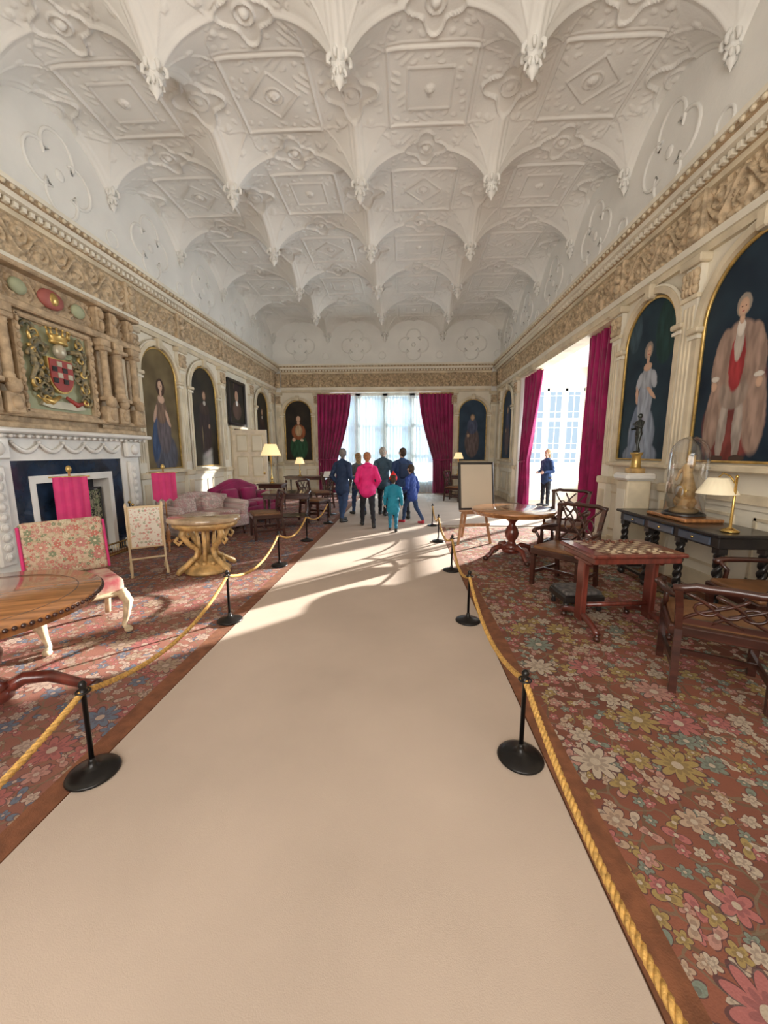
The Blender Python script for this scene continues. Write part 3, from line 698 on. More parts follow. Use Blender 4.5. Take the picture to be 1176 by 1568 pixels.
# ------------------------------------------------------------------ furniture
def fret_chair(name,loc,rz,bh=.93,arm=True,seatm=None,ah=.68):
    seatm=seatm or leather; b=B(name); W=.30; Dp=.25
    for sx in(-1,1):
        b.beam((sx*(W-.03),-Dp+.02,0),(sx*(W-.03),-Dp+.02,.43),.045,dwood)
        b.tube([(sx*(W-.06),Dp+.05,0),(sx*(W-.06),Dp,.43),(sx*(W-.05),Dp+.02,.43+(bh-.43)*.55),(sx*(W-.03),Dp+.07,bh)],1,dwood,4,fx=.03,fy=.03)
        b.beam((sx*(W-.045),-Dp+.02,.16),(sx*(W-.055),Dp+.03,.16),.022,dwood,.04)
        if arm:
            b.tube([(sx*(W-.045),Dp+.02,ah),(sx*(W+.02),.1,ah-.01),(sx*(W+.04),-.1,ah-.02),(sx*(W+.0),-.2,ah-.03)],[.02,.022,.024,.028],dwood,8)
            b.tube([(sx*(W+.0),-.17,ah-.03),(sx*(W-.02),-.11,.56),(sx*(W-.02),-.13,.43)],[.018,.018,.02],dwood,8)
    b.beam((-W+.05,-.02,.16),(W-.05,-.02,.16),.02,dwood,.035)
    b.box((0,0,.42),(2*W-.01,2*Dp+.04,.07),dwood,bev=.01)
    b.box((0,-.01,.465),(2*W-.05,2*Dp-.02,.05),seatm,bev=.022,seg=3)
    y=lambda z:Dp+.01+.06*max(0,(z-.45)/max(.25,bh-.43))**1.5
    n=11
    b.tube([((-W-.0)+2*W*i/(n-1),y(bh),bh+.025*math.sin(pi*i/(n-1))+(.012 if i in(2,8) else 0)) for i in range(n)],1,dwood,6,fx=.028,fy=.02)
    z0,z1=.50,bh-.02; w=W-.07
    b.beam((-w,y(z0),z0),(w,y(z0),z0),.02,dwood,.035)
    for a,c in (((-w,z0),(w*.33,z1)),((-w*.33,z0),(w,z1)),((w,z0),(-w*.33,z1)),((w*.33,z0),(-w,z1))):
        k=[(a[0]+(c[0]-a[0])*t+.02*math.sin(t*2*pi),y(a[1]+(c[1]-a[1])*t),a[1]+(c[1]-a[1])*t) for t in np.linspace(0,1,9)]
        b.tube(k,1,dwood,5,fx=.012,fy=.013)
    for t in (-.5,0,.5): b.tube([(w*t+.06*math.cos(q),y((z0+z1)/2),(z0+z1)/2+(z1-z0)*.2*math.sin(q)) for q in np.linspace(0,2*pi,14,endpoint=False)],.010,dwood,5,closed=True)
    return b.done(loc,rz)
zf=ZK+.001
fret_chair('fretwork_armchair',(2.16,2.62,zf),R(152),.72,True,leather,.66)
fret_chair('fretwork_armchair',(2.95,3.15,zf),R(-95),.74,True,leather,.66)
fret_chair('fretwork_armchair',(1.92,4.55,zf),R(-50),.93)
fret_chair('fretwork_armchair',(2.55,6.15,zf),R(-35),.95)
fret_chair('side_chair',(-2.62,7.05,zf),R(-60),.85,False)
fret_chair('side_chair',(-2.15,9.1,zf),R(75),.9,False)
fret_chair('side_chair',(-2.4,11.0,zf),R(-60),.9,False)
fret_chair('side_chair',(1.7,12.9,.001),R(60),.95,False)
fret_chair('side_chair',(-2.4,12.6,zf),R(110),.9,False)

# chess table
b=B('chess_table')
b.box((0,0,.735),(.82,.56,.03),rwood,bev=.008); b.box((0,0,.695),(.76,.50,.06),rwood,bev=.006)
b.box((0,0,.752),(.80,.54,.006),rwood,bev=.002)
cw=mat('boxwood',(.50,.38,.25),.35); cb=mat('rosewood',(.13,.04,.02),.35)
for i in range(10):
    for j in range(8):
        b.box((-.27+i*.06,-.21+j*.06,.757),(.06,.06,.004),cw if (i+j)%2 else cb)
for sx in(-1,1):
    b.box((sx*.32,0,.38),(.055,.11,.60),rwood,bev=.01)
    b.box((sx*.32,0,.64),(.06,.26,.06),rwood,bev=.02)
    b.tube([(sx*.32,y_,.05+.09*(1-(abs(y_)/.3)**2)) for y_ in np.linspace(-.28,.28,13)],1,rwood,6,fx=.03,fy=.03)
    for sy in(-1,1): b.lathe([(.012,0),(.028,.008),(.028,.03),(.015,.045),(.025,.06)],(sx*.32,sy*.27,0),dwood,12)
b.tube([(-.32,0,.22),(.32,0,.22)],[.022,.022],rwood,8)
b.done((1.93,3.45,zf),R(6))
b=B('chess_pieces')
for i in range(10):
    for j in (0,1,6,7):
        if (i*7+j*3)%3==0: continue
        b.lathe([(.018,0),(.018,.008),(.012,.010),(.012,.014)],(-.27+i*.06,-.21+j*.06,0),cw if j<4 else cb,10)
b.done((1.93,3.45,zf+.7595),R(6))
b=B('footstool'); b.box((0,0,.13),(.42,.34,.08),black,bev=.015); b.box((0,0,.18),(.38,.30,.05),mat('stool_top',(.16,.14,.13),.6,col2=(.05,.05,.05),nz=20),bev=.02,seg=3)
for sx in(-1,1):
    for sy in(-1,1): b.lathe([(.02,0),(.028,.02),(.02,.05),(.03,.09)],(sx*.17,sy*.13,0),black,10)
b.done((1.80,3.93,zf),R(5))

def pedestal_table(name,loc,rz,r,h,topm,ped,bead=False,oval=1,nleg=3,spread=.5):
    b=B(name)
    b.lathe([(r*.95,h-.07),(r*.97,h-.065),(r*.97,h-.03),(r,h-.028),(r,h-.006),(r*.985,h)],(0,0,0),topm,64,sx=1,sy=oval)
    if bead:
        for i in range(110):
            a=2*pi*i/110; b.ell((r*1.0*math.cos(a),r*oval*math.sin(a),h-.022),.013,dwood,6)
        b.tube([(r*.8*math.cos(a),r*.8*oval*math.sin(a),h-.0005) for a in np.linspace(0,2*pi,60,endpoint=False)],1,dwood,4,closed=True,fx=.0015,fy=.004)
    b.lathe([(.10,.16),(.12,.19),(.07,.23),(.05,.27),(.09,.33),(.105,.40),(.08,.47),(.045,.52),(.05,.56),(.09,.60),(.12,h-.08),(.14,h-.06)],(0,0,0),ped,24)
    b.lathe([(.09,.09),(.13,.11),(.13,.16),(.10,.18)],(0,0,0),ped,24)
    for k in range(nleg):
        a=2*pi*k/nleg+.3; c,s_=math.cos(a),math.sin(a)
        P=[(.06,.14),(.18,.20),(.30,.17),(spread*.85,.07),(spread,.045)]
        b.tube([(q*c,q*s_,z) for q,z in P],[.04,.042,.036,.030,.026],ped,8)
        b.ell((spread*c,spread*s_,.035),(.045,.045,.035),dwood,10)
    return b.done(loc,rz)
pedestal_table('pedestal_table',(1.62,5.75,zf),0,.60,.76,lwood,rwood,nleg=4,spread=.42)
pedestal_table('beaded_round_table',(-2.50,1.98,zf),R(20),.62,.74,lwood,rwood,True,spread=.52)

b=B('gilt_console_table')
b.lathe([(.40,.68),(.45,.69),(.46,.71),(.45,.745),(.44,.75)],(0,0,0),mat('marble_inlaid',(.50,.36,.22),.2,nz=5,amt=.4,coat=.5),48,sx=1,sy=.8)
b.lathe([(.36,.60),(.40,.64),(.40,.68)],(0,0,0),goldw,40,sx=1,sy=.8,mod=lambda a,k:.03*math.cos(24*a))
for k in range(4):
    a=pi/4+k*pi/2; c,s_=math.cos(a),math.sin(a)*.8
    P=[(.30,.62),(.34,.54),(.26,.42),(.14,.32),(.16,.22),(.30,.13),(.40,.07),(.44,.03)]
    b.tube([(q*c,q*s_,z) for q,z in P],[.04,.045,.036,.032,.032,.036,.04,.028],goldw,10)
    b.tube([(q*c*1.15,q*s_*1.15,z) for q,z in ((.34,.52),(.38,.47),(.34,.42),(.30,.46))],.02,goldw,8)
    P2=[(.12,.60),(.10,.45),(.09,.3),(.12,.14)]
    b.tube([(q*math.cos(a+.78),q*math.sin(a+.78),z) for q,z in P2],[.02,.028,.025,.03],goldw,8)
    for q,z in ((.30,.62),(.20,.37),(.22,.18)): b.ell((q*c,q*s_,z),.04,goldw,8)
b.lathe([(.28,.0),(.30,.03),(.26,.06),(.20,.12),(.10,.16),(.08,.22)],(0,0,0),goldw,24)
for k in range(12): b.ell((.2*math.cos(k*pi/6),.17*math.sin(k*pi/6),.13),.035,goldw,8)
b.done((-2.66,4.92,zf),R(15))

b=B('needlepoint_chair')
cg=mat('cream_gilt',(.72,.58,.38),.5,nz=12,amt=.3)
b.box((0,.02,.42),(.60,.54,.15),mat('rose_needlepoint',(.55,.12,.14),.9,nz=9,col2=(.66,.48,.38)),bev=.05,seg=4)
b.box((0,-.0,.36),(.60,.56,.04),cg,bev=.015)
b.box((0,.27,.74),(.60,.09,.50),needle,rot=(R(-8),0,0),bev=.04,seg=4)
b.box((-.30,.27,.73),(.02,.095,.46),pinkf,rot=(R(-8),0,0),bev=.008); b.box((.30,.27,.73),(.02,.095,.46),pinkf,rot=(R(-8),0,0),bev=.008)
for sx in(-1,1):
    b.tube([(sx*.26,-.24,.38),(sx*.30,-.28,.28),(sx*.28,-.27,.15),(sx*.26,-.25,.06),(sx*.28,-.29,.03)],[.045,.042,.026,.02,.03],cg,10)
    b.ell((sx*.28,-.29,.025),(.035,.045,.025),cg,10); b.ell((sx*.28,-.27,.33),(.045,.04,.05),cg,10)
    b.tube([(sx*.25,.22,.38),(sx*.27,.26,.2),(sx*.27,.32,.02)],[.035,.025,.025],cg,8)
b.done((-2.86,3.08,zf),R(52))

def sofa(name,loc,rz,w,m,camel=.12,h=.92,d=.8,cush=None):
    b=B(name); cush=cush or m
    b.box((0,0,.28),(w,d,.24),m,bev=.04,seg=3)
    n=15; pts=[(-w/2+.04,.36)]+[(-w/2+.04+(w-.08)*i/(n-1),h-.14+camel*math.sin(pi*i/(n-1))**1.5) for i in range(n)]+[(w/2-.04,.36)]
    b.prism(pts,d/2-.16,d/2,m)
    b.tube([(-w/2+.04+(w-.08)*i/(n-1),d/2-.08,h-.14+camel*math.sin(pi*i/(n-1))**1.5) for i in range(n)],.075,m,12)
    for sx in(-1,1):
        b.box((sx*(w/2-.07),-.02,.45),(.14,d-.06,.30),m,bev=.03,seg=2)
        b.tube([(sx*(w/2-.05),d/2-.1,.60),(sx*(w/2-.05),-d/2+.02,.58)],.085,m,14)
        for sy in(-1,1): b.lathe([(.018,0),(.022,.05),(.03,.17)],(sx*(w/2-.08),sy*(d/2-.08),0),dwood,10)
    k=2
    for i in range(k):
        cw_=(w-.30)/k; b.box((-w/2+.15+cw_*(i+.5),-.06,.44),(cw_-.01,d-.2,.12),m,bev=.05,seg=4)
        b.box((-w/2+.15+cw_*(i+.5),.16,.62),(cw_*.75,.14,.32),cush,rot=(R(-12),0,0),bev=.06,seg=4)
    return b.done(loc,rz)
sofa('floral_sofa',(-3.75,6.95,zf),R(62),1.45,chintz,.10,.82,.75)
sofa('magenta_sofa',(-3.65,8.6,zf),R(72),1.5,magenta,.18,.88)
def banner_screen(loc,rz,z0,z1,w,m=pinkf):
    b=B('banner_pole_screen')
    b.tube([(0,0,.12),(0,0,z1+.06)],.012,lwood,8); b.lathe([(.02,.1),(.04,.14),(.025,.2),(.04,.28),(.02,.36),(.012,.4)],(0,0,0),lwood,12)
    for k in range(3):
        a=2*pi*k/3+.4; b.tube([(q*math.cos(a),q*math.sin(a),z) for q,z in ((.02,.14),(.12,.15),(.2,.05),(.24,.02))],[.02,.02,.016,.02],lwood,8)
    b.ell((0,0,z1+.09),(.03,.03,.045),gold,10)
    b.tube([(-w/2-.03,-.02,z1),(w/2+.03,-.02,z1)],.01,gold,8)
    nu,nv=40,12; U,V=np.meshgrid(np.linspace(-1,1,nu),np.linspace(0,1,nv),indexing='ij')
    bot=z0+.05*np.abs(np.sin(U*pi*1.5))
    b.hf(U*w/2,-.035+.008*np.sin(U*12),z1-(z1-bot)*V,m)
    b.hf(U*w/2,-.031+.008*np.sin(U*12),z1-(z1-bot)*V,m)
    b.done(loc,rz)
banner_screen((-3.86,5.98,zf),R(40),.80,1.27,.34)
banner_screen((-4.02,4.42,zf),R(50),.75,1.30,.33)
b=B('needlework_fire_screen')
sf=mat('screen_frame',(.68,.52,.32),.5)
b.box((0,0,.62),(.38,.03,.56),sf,bev=.008); b.box((0,-.016,.62),(.34,.01,.51),needlew)
for sx in(-1,1):
    b.lathe([(.018,.02),(.022,.1),(.013,.15),(.016,.88),(.02,.91),(.006,.95)],(sx*.20,0,0),sf,10)
    b.tube([(sx*.20,y_,.03+.08*(1-(abs(y_)/.2)**2)) for y_ in np.linspace(-.2,.2,9)],.016,sf,8)
    for sy in (-1,1): b.ell((sx*.20,sy*.2,.02),.02,sf,8)
b.tube([(-.20,0,.2),(.20,0,.2)],.014,sf,8)
b.done((-3.40,4.80,zf),R(38))

b=B('easel_with_notice_board')
for sx in(-1,1):
    b.beam((sx*.30,-.06,0),(sx*.07,.10,1.35),.03,pine,.04)
b.beam((0,.55,0),(0,.12,1.3),.03,pine,.04)
b.beam((-.27,-.05,.34),(.27,-.05,.34),.03,pine,.05); b.beam((-.24,-.06,.56),(.24,-.06,.56),.03,pine,.05); b.beam((-.3,-.1,.60),(.3,-.1,.60),.06,pine,.025)
b.box((0,-.05,1.02),(.62,.03,.82),black,rot=(R(-10),0,R(-4)),bev=.008)
b.box((0,-.072,1.02),(.54,.012,.74),mat('notice_paper',(.56,.48,.37),.6,nz=2,amt=.04),rot=(R(-10),0,R(-4)))
b.done((1.22,6.70,zf),R(12))

b=B('ebony_side_table')
W=1.7;Dp=.58
b.box((0,0,.84),(W,Dp,.035),black,bev=.01); b.box((0,0,.77),(W-.1,Dp-.08,.11),black,bev=.008)
blu=mat('inlay_panel',(.07,.09,.13),.3,coat=.4)
for k in (-1,0,1): b.box((k*.5,-Dp/2+.035,.77),(.42,.02,.08),blu,bev=.008); b.ell((k*.5,-Dp/2+.02,.77),.015,brass,8)
for x in (-.76,-.26,.26,.76):
    for y in (-.2,.2):
        if abs(x)<.5 and y>0: continue
        for ph in (0,pi):
            b.tube([(x+.02*math.cos(t*22+ph),y+.02*math.sin(t*22+ph),.12+t*.58) for t in np.linspace(0,1,40)],.024,black,8)
        b.ell((x,y,.045),.045,black,12); b.box((x,y,.11),(.08,.08,.06),black); b.box((x,y,.69),(.08,.08,.05),black)
b.box((0,-.2,.11),(1.5,.05,.03),black); b.box((-.76,0,.11),(.05,.4,.03),black); b.box((.76,0,.11),(.05,.4,.03),black)
b.done((3.10,4.35,zf),RW)
b=B('glass_dome_clock')
b.box((0,0,.02),(.66,.40,.04),lwood,bev=.012)
b.lathe([(.20,.04),(.205,.055),(.19,.07)],(0,0,0),black,32)
gw=mat('gilt_figure',(.62,.42,.20),.5,.1,nz=10,amt=.35)
b.lathe([(.13,.07),(.14,.10),(.09,.12),(.06,.16),(.10,.22)],(0,0,0),gw,16)
b.lathe([(.01,.0),(.085,.0),(.09,.02),(.085,.04),(.01,.045)],(0,-.02,.30),gold,24,rot=(R(90),0,0)); b.lathe([(.01,0),(.065,0),(.065,.006)],(0,-.065,.30),white,24,rot=(R(90),0,0))
for k in range(14):
    a=k*.63; b.ell((.11*math.cos(a),.05*math.sin(a),.16+.03*(k%5)),(.035,.03,.045),gw,8)
b.tube([(0,0,.24),(.03,0,.34),(.03,0,.42),(.0,0,.50),(.0,0,.58),(.01,0,.615)],[.085,.075,.05,.045,.05,.02],gw,12)
b.ell((.01,-.005,.655),(.03,.033,.04),gw,12)
b.tube([(.045,0,.575),(.10,-.02,.60),(.12,-.03,.70)],[.02,.015,.012],gw,8); b.tube([(-.045,0,.575),(-.10,-.02,.50),(-.08,-.06,.42)],[.02,.015,.012],gw,8)
b.tube([(-.03,.02,.55),(-.09,.04,.44),(-.12,.02,.30)],[.02,.03,.01],gw,8)
b.lathe([(.185,.07),(.185,.62),(.18,.72),(.155,.80),(.11,.86),(.05,.895),(.005,.90)],(0,0,0),glassd,36)
b.done((3.12,4.42,zf+.8595),RW)
def lamp(name,loc,h,sr,lit=True,sh_h=.22):
    b=B(name); sm=shade if lit else shade2
    b.lathe([(.075,0),(.08,.012),(.05,.03),(.02,.05),(.03,.09),(.035,.14),(.018,.20),(.012,.24),(.012,h-.2)],(0,0,0),brass,20)
    b.lathe([(sr,h-sh_h),(sr*.97,h-sh_h+.005),(sr*.55,h),(sr*.5,h)],(0,0,0),sm,48,mod=lambda a,k:.02*math.cos(24*a))
    b.ell((0,0,h+.01),.015,brass,8)
    return b.done(loc)
def plight(name,loc,e,col,r=.06):
    l=bpy.data.lights.new(name,'POINT'); l.energy=e; l.color=col; l.shadow_soft_size=r; o=bpy.data.objects.new(name,l); scene.collection.objects.link(o); o.location=loc
b=B('brass_reading_lamp')
b.lathe([(.07,0),(.075,.01),(.04,.03),(.012,.045),(.010,.50),(.016,.51),(.004,.53)],(0,0,0),brass,16)
b.tube([(0,0,.44),(-.02,.04,.51),(-.03,.10,.54),(-.03,.14,.50)],.007,brass,8)
b.lathe([(.16,0),(.158,.005),(.08,.15),(.07,.15)],(-.03,.14,.34),shade2,40,mod=lambda a,k:.03*math.cos(20*a))
b.done((3.02,3.66,zf+.8595),R(10))
plight('lamp_light_3',(2.97,3.80,1.30),4,(1,.75,.45))

def pedestal(loc):
    b=B('stone_pedestal')
    b.box((0,0,.06),(.42,.36,.12),marble,bev=.02); b.box((0,0,.66),(.32,.28,1.10),cream2,bev=.02); b.box((0,0,1.26),(.40,.36,.1),marble,bev=.03)
    b.box((-.161,0,.66),(.01,.2,.85),cream); b.box((0,0,1.34),(.18,.18,.07),goldw,bev=.01); b.lathe([(.08,1.37),(.06,1.41),(.055,1.54),(.075,1.57),(.08,1.59)],(0,0,0),gold,16)
    b.done(loc)
pedestal((3.19,5.52,.0125))

def small_table(name,loc,rz,w,d,h,m=dwood,drop=False):
    b=B(name); b.box((0,0,h-.02),(w,d,.04),m,bev=.01); b.box((0,0,h-.08),(w-.08,d-.08,.09),m)
    for sx in(-1,1):
        for sy in(-1,1): b.lathe([(.018,0),(.02,.03),(.014,.06),(.022,.2),(.03,h-.14)],(sx*(w/2-.07),sy*(d/2-.07),0),m,12)
        b.beam((sx*(w/2-.07),-d/2+.07,.15),(sx*(w/2-.07),d/2-.07,.15),.02,m,.03)
    b.box((0,0,.22),(w-.14,d-.14,.02),m)
    b.done(loc,rz)
small_table('writing_table',(-2.55,8.2,zf),R(10),1.0,.65,.74)
small_table('side_table',(-3.6,10.3,zf),0,.7,.5,.76)
lamp('table_lamp',(-3.6,10.3,zf+.761),1.05,.27,True,.30)
plight('lamp_light_1',(-3.6,10.3,1.66),8,(1,.72,.38))
small_table('desk',(-3.5,13.7,zf),0,1.5,.7,.76)
lamp('table_lamp',(-3.75,13.7,zf+.761),.65,.18); plight('lamp_light_2',(-3.75,13.7,1.32),8,(1,.7,.35))
small_table('desk',(2.25,13.95,.001),0,1.3,.7,.80)
lamp('table_lamp',(1.93,14.0,.803),.8,.18); plight('lamp_light_4',(1.93,14.0,1.5),8,(1,.7,.35))
b=B('lectern_sign'); b.lathe([(.14,0),(.14,.015),(.012,.03),(.012,1.0)],(0,0,0),black,16); b.box((0,-.02,1.04),(.30,.02,.22),white,rot=(R(-55),0,0)); b.box((0,-.01,1.03),(.32,.02,.24),black,rot=(R(-55),0,0)); b.done((-1.9,9.75,.0135))
b=B('upholstered_chair')
b.box((0,0,.40),(.56,.54,.14),chintz,bev=.05,seg=4); b.box((0,.26,.72),(.54,.09,.50),chintz,bev=.04,seg=4,rot=(R(-8),0,0))
for sx in(-1,1):
    for sy in(-1,1): b.tube([(sx*.23,sy*.22,.34),(sx*.24,sy*.24,.0)],[.03,.02],dwood,8)
b.done((3.05,2.35,zf),R(-80))

# ------------------------------------------------------------------ people
def person(name,loc,rz,H,top,bot,hair,skin,shoe,stride=.0,fem=False,hat=None,hem=.47,hs=1.0,arms=('down','down'),puff=1.0,longhair=False,hood=False,bag=None,uni=None,turn=0,lean=0,scarf=None):
    pr=[]
    def P(p0,p1,r0,r1,m,sx=1,sy=1):
        p0=Vector(p0); p1=Vector(p1)
        for p in (p0,p1):
            if p.z>.5: p.y-=lean*(p.z-.5)
        pr.append((p0*H,p1*H,r0*H,r1*H,sx,sy,m))
    if uni: top=bot=hair=skin=shoe=uni
    sw=.098 if fem else .112
    for sx,st in((-1,stride),(1,-stride)):
        hip=(sx*.050,0,.50); kn=(sx*.058,st*.55-abs(stride)*.25,.285); an=(sx*.062,st*1.0+(.05*(st>0)),.055+(.02 if st>0.03 else 0))
        P(hip,kn,.056,.038,bot); P(kn,an,.038,.027,bot)
        fz=.022
        P((an[0],an[1]+.012,fz+.006),(an[0]*1.1,an[1]-.095,fz-.002),.024,.020,shoe,1.1,1)
        P(an,(an[0],an[1]+.01,fz+.01),.026,.026,shoe)
    P((0,.005,.50),(0,.0,.56),.078,.072,bot,1.15,.9)
    P((0,0,.56),(0,-.005,.70),.064*puff,.074*puff,top,1.22,.9)
    P((0,-.005,.70),(0,0,.77),.074*puff,.062*puff,top,1.3,.92)
    # sloping shoulders: trapezius to deltoid
    for sx in (-1,1): P((sx*.02,.005,.815),(sx*sw*.92,0,.778),.034*puff,.036*puff,top)
    P((0,0,.80),(0,0,.838),.046,.033,top,1.15,1)
    P((0,.0,.58),(0,.0,hem),.070*puff,.082*puff,top,1.2,.95)
    if scarf: P((0,0,.835),(0,-.005,.855),.040,.040,scarf,1.15,1.1)
    AR={}
    for sx,am in((-1,arms[0]),(1,arms[1])):
        sh=(sx*sw,0,.775)
        if am=='down': el=(sx*(sw+.035),.02,.62); wr=(sx*(sw+.04),-.03,.49)
        elif am=='fwd': el=(sx*(sw+.035),.02,.62); wr=(sx*(sw-.02),-.12,.60)
        elif am=='pocket': el=(sx*(sw+.05),.035,.625); wr=(sx*(sw+.01),-.035,.53)
        else: el=(sx*(sw+.03),-.05,.64); wr=(sx*(sw-.06),-.15,.70)
        AR[sx]=tuple((q[0],q[1]-lean*max(0,q[2]-.5),q[2]) for q in (el,wr))
        P(sh,el,.036*puff,.029*puff,top); P(el,wr,.029*puff,.023*puff,top)
        w=Vector(wr); d=(Vector(wr)-Vector(el)).normalized(); P(w,w+d*.035,.017,.018,skin,1,.8)
    ca,sa=math.cos(turn),math.sin(turn)
    hy=-.01
    hr=lambda x,y:(x*ca-y*sa,x*sa+y*ca+hy)
    hz=.868+.062*hs
    P((0,.0,.82),(0,-.010,.875),.030,.028,skin)
    def HD(x,y,z,x2,y2,z2,r0,r1,m,sx=1,sy=1):
        a=hr(x*hs,y*hs);c=hr(x2*hs,y2*hs); P((a[0],a[1],hz+z*hs),(c[0],c[1],hz+z2*hs),r0*hs,r1*hs,m,sx,sy)
    HD(0,.004,.012,0,-.002,-.004,.048,.043,skin,.93,1.05)
    HD(0,-.012,-.018,0,-.020,-.040,.034,.021,skin,.95,1)
    HD(0,-.048,.002,0,-.058,-.014,.006,.010,skin)
    for sx in(-1,1): HD(sx*.044,.004,.006,sx*.045,.006,-.012,.009,.007,skin)
    HD(0,.014,.020,0,.018,.0,.053,.050,hair,.97,1.02)
    if longhair:
        HD(0,.028,-.005,0,.034,-.085,.047,.038,hair,1.15,.7)
    else: HD(0,.026,-.01,0,.024,-.032,.038,.029,hair)
    if hat:
        HD(0,.004,.028,0,.006,.042,.056,.046,hat); HD(0,.004,.014,0,.006,.014,.058,.058,hat,1,1); HD(0,.006,.095,0,.006,.10,.016,.014,hat)
    if hood: P((-.03,.045,.82),(.03,.045,.82),.034,.034,top)
    b=B('tmp')
    dm=mat('tmpm',(.5,.5,.5))
    for p0,p1,r0,r1,sx,sy,m in pr:
        ax=(p1-p0); L=ax.length
        q=ax.to_track_quat('Z','Y') if L>1e-6 else Vector((0,0,1)).to_track_quat('Z','Y')
        n=8; prof=[]
        for k in range(n//2+1): a=-pi/2+pi/2*k/(n//2); prof.append((max(1e-4,r0*math.cos(a)),r0*math.sin(a)))
        for k in range(n//2+1): a=pi/2*k/(n//2); prof.append((max(1e-4,r1*math.cos(a)),L+r1*math.sin(a)))
        v=[];f=[];seg=16
        # ellipse scaling is applied to the cross-section only, the axis keeps its true end points
        for r,z in prof:
            for i in range(seg):
                t=2*pi*i/seg; w=q@Vector((r*math.cos(t),r*math.sin(t),0)); w=Vector((w.x*sx,w.y*sy,w.z))+q@Vector((0,0,z)); v.append(tuple(w+p0))
        for k in range(len(prof)-1):
            for i in range(seg):
                j=(i+1)%seg; f.append((k*seg+i,k*seg+j,(k+1)*seg+j,(k+1)*seg+i))
        f.append(tuple(range(seg))[::-1]); f.append(tuple((len(prof)-1)*seg+i for i in range(seg)))
        b.add(v,f,dm)
    o=b.done()
    md=o.modifiers.new('r','REMESH'); md.mode='VOXEL'; md.voxel_size=H*.0055; md.use_smooth_shade=True
    ms=o.modifiers.new('s','SMOOTH'); ms.iterations=5; ms.factor=.5
    dg=bpy.context.evaluated_depsgraph_get(); ev=o.evaluated_get(dg); me=bpy.data.meshes.new_from_object(ev)
    bpy.data.objects.remove(o)
    nv=len(me.vertices); V=np.empty(nv*3); me.vertices.foreach_get('co',V); V=V.reshape(-1,3)
    F=[tuple(p.vertices) for p in me.polygons]
    C=np.array([V[list(f)].mean(0) for f in F])
    best=np.full(len(F),1e9); lab=np.zeros(len(F),int)
    for k,(p0,p1,r0,r1,sx,sy,m) in enumerate(pr):
        p0=np.array(p0);p1=np.array(p1); sc=np.array([sx,sy,1.0])
        A=(p1-p0)/sc; c=(C-p0)/sc; LL=max(1e-9,A@A); t=np.clip((c@A)/LL,0,1)
        d=np.linalg.norm(c-t[:,None]*A,axis=1)-(r0+(r1-r0)*t)
        u=d<best; best[u]=d[u]; lab[u]=k
    if not uni:
        nrm=np.empty(nv*3); me.vertices.foreach_get('normal',nrm); nrm=nrm.reshape(-1,3)
        zz=V[:,2]/H; body=(zz<.80)&(zz>.08)
        amp=.0038*H*np.sin(V[:,2]/H*70+3*np.sin(V[:,0]/H*25)+2*np.sin(V[:,1]/H*30))*np.sin(V[:,0]/H*35+V[:,2]/H*18)
        V=V+nrm*(amp*body)[:,None]
    bb=B(name)
    for k in range(len(pr)): bb.mi(pr[k][6])
    bb.V.append(V); bb.n=nv; bb.F=F; bb.MI=[bb.mi(pr[k][6]) for k in lab]; bb.S=[True]*len(F)
    eyec=uni or mat('eye_dark',(.03,.02,.02),.2); lip=uni or mat('lips',(.45,.15,.13),.5)
    ly=lambda z:-lean*(z-.5)
    for sx in(-1,1):
        e=hr(sx*.018*hs,-.044*hs); bb.ell((e[0]*H,(e[1]+ly(hz))*H,(hz+.004*hs)*H),.0055*H,eyec,8)
        e=hr(sx*.018*hs,-.045*hs); bb.ell((e[0]*H,(e[1]+ly(hz))*H,(hz+.014*hs)*H),(.010*H,.004*H,.0025*H),hair,8)
    e=hr(0,-.045*hs); bb.ell((e[0]*H,(e[1]+ly(hz))*H,(hz-.030*hs)*H),(.012*H,.005*H,.003*H),lip,8)
    for sx,am in((-1,arms[0]),(1,arms[1])):
        if am=='pocket': continue
        el,wr=AR[sx]
        w=Vector(wr)*H; d=(Vector(wr)-Vector(el)).normalized(); side=Vector((0,-1,0)) if am=='down' else Vector((0,0,1)); side=(side-d*side.dot(d)).normalized(); nrm=d.cross(side)*(-sx)
        pc=w+d*.04*H
        for k in range(4):
            o_=side*(.018-.012*k)*H; ln=(.036,.042,.039,.030)[k]*H
            a=pc+o_; c1=a+d*ln*.55+nrm*(-.004*H); c2=a+d*ln*.95-nrm*(.016*H)
            bb.tube([a-d*.01*H,a,c1,c2],[.0058*H,.0056*H,.005*H,.004*H],skin,8)
        a=w+d*.018*H+side*.014*H
        bb.tube([a,a+side*.014*H+d*.012*H,a+side*.018*H+d*.032*H],[.007*H,.0062*H,.0048*H],skin,8)
    if bag:
        bb.box((0,.105*H+ly(.68)*H,.68*H),(.16*H,.07*H,.20*H),bag,bev=.03*H,seg=3)
        for sx in(-1,1): bb.tube([(sx*.06*H,(.08+ly(.79))*H,.79*H),(sx*.065*H,ly(.83)*H,.83*H),(sx*.065*H,(-.075+ly(.78))*H,.78*H),(sx*.08*H,(-.08+ly(.66))*H,.66*H)],.009*H,bag,6)
    z0=min(v[:,2].min() for v in bb.V)
    return bb.done((loc[0],loc[1],loc[2]-z0),rz)
sk=mat('skin',(.62,.38,.28),.5,amt=.05)
navy=mat('navy_coat',(.015,.035,.09),.75); navy2=mat('dark_blue_coat',(.02,.05,.14),.75); pinkj=mat('pink_jacket',(.80,.02,.20),.7); turq=mat('turquoise_coat',(.01,.24,.36),.7); turq2=mat('teal_trousers',(.01,.18,.30),.7)
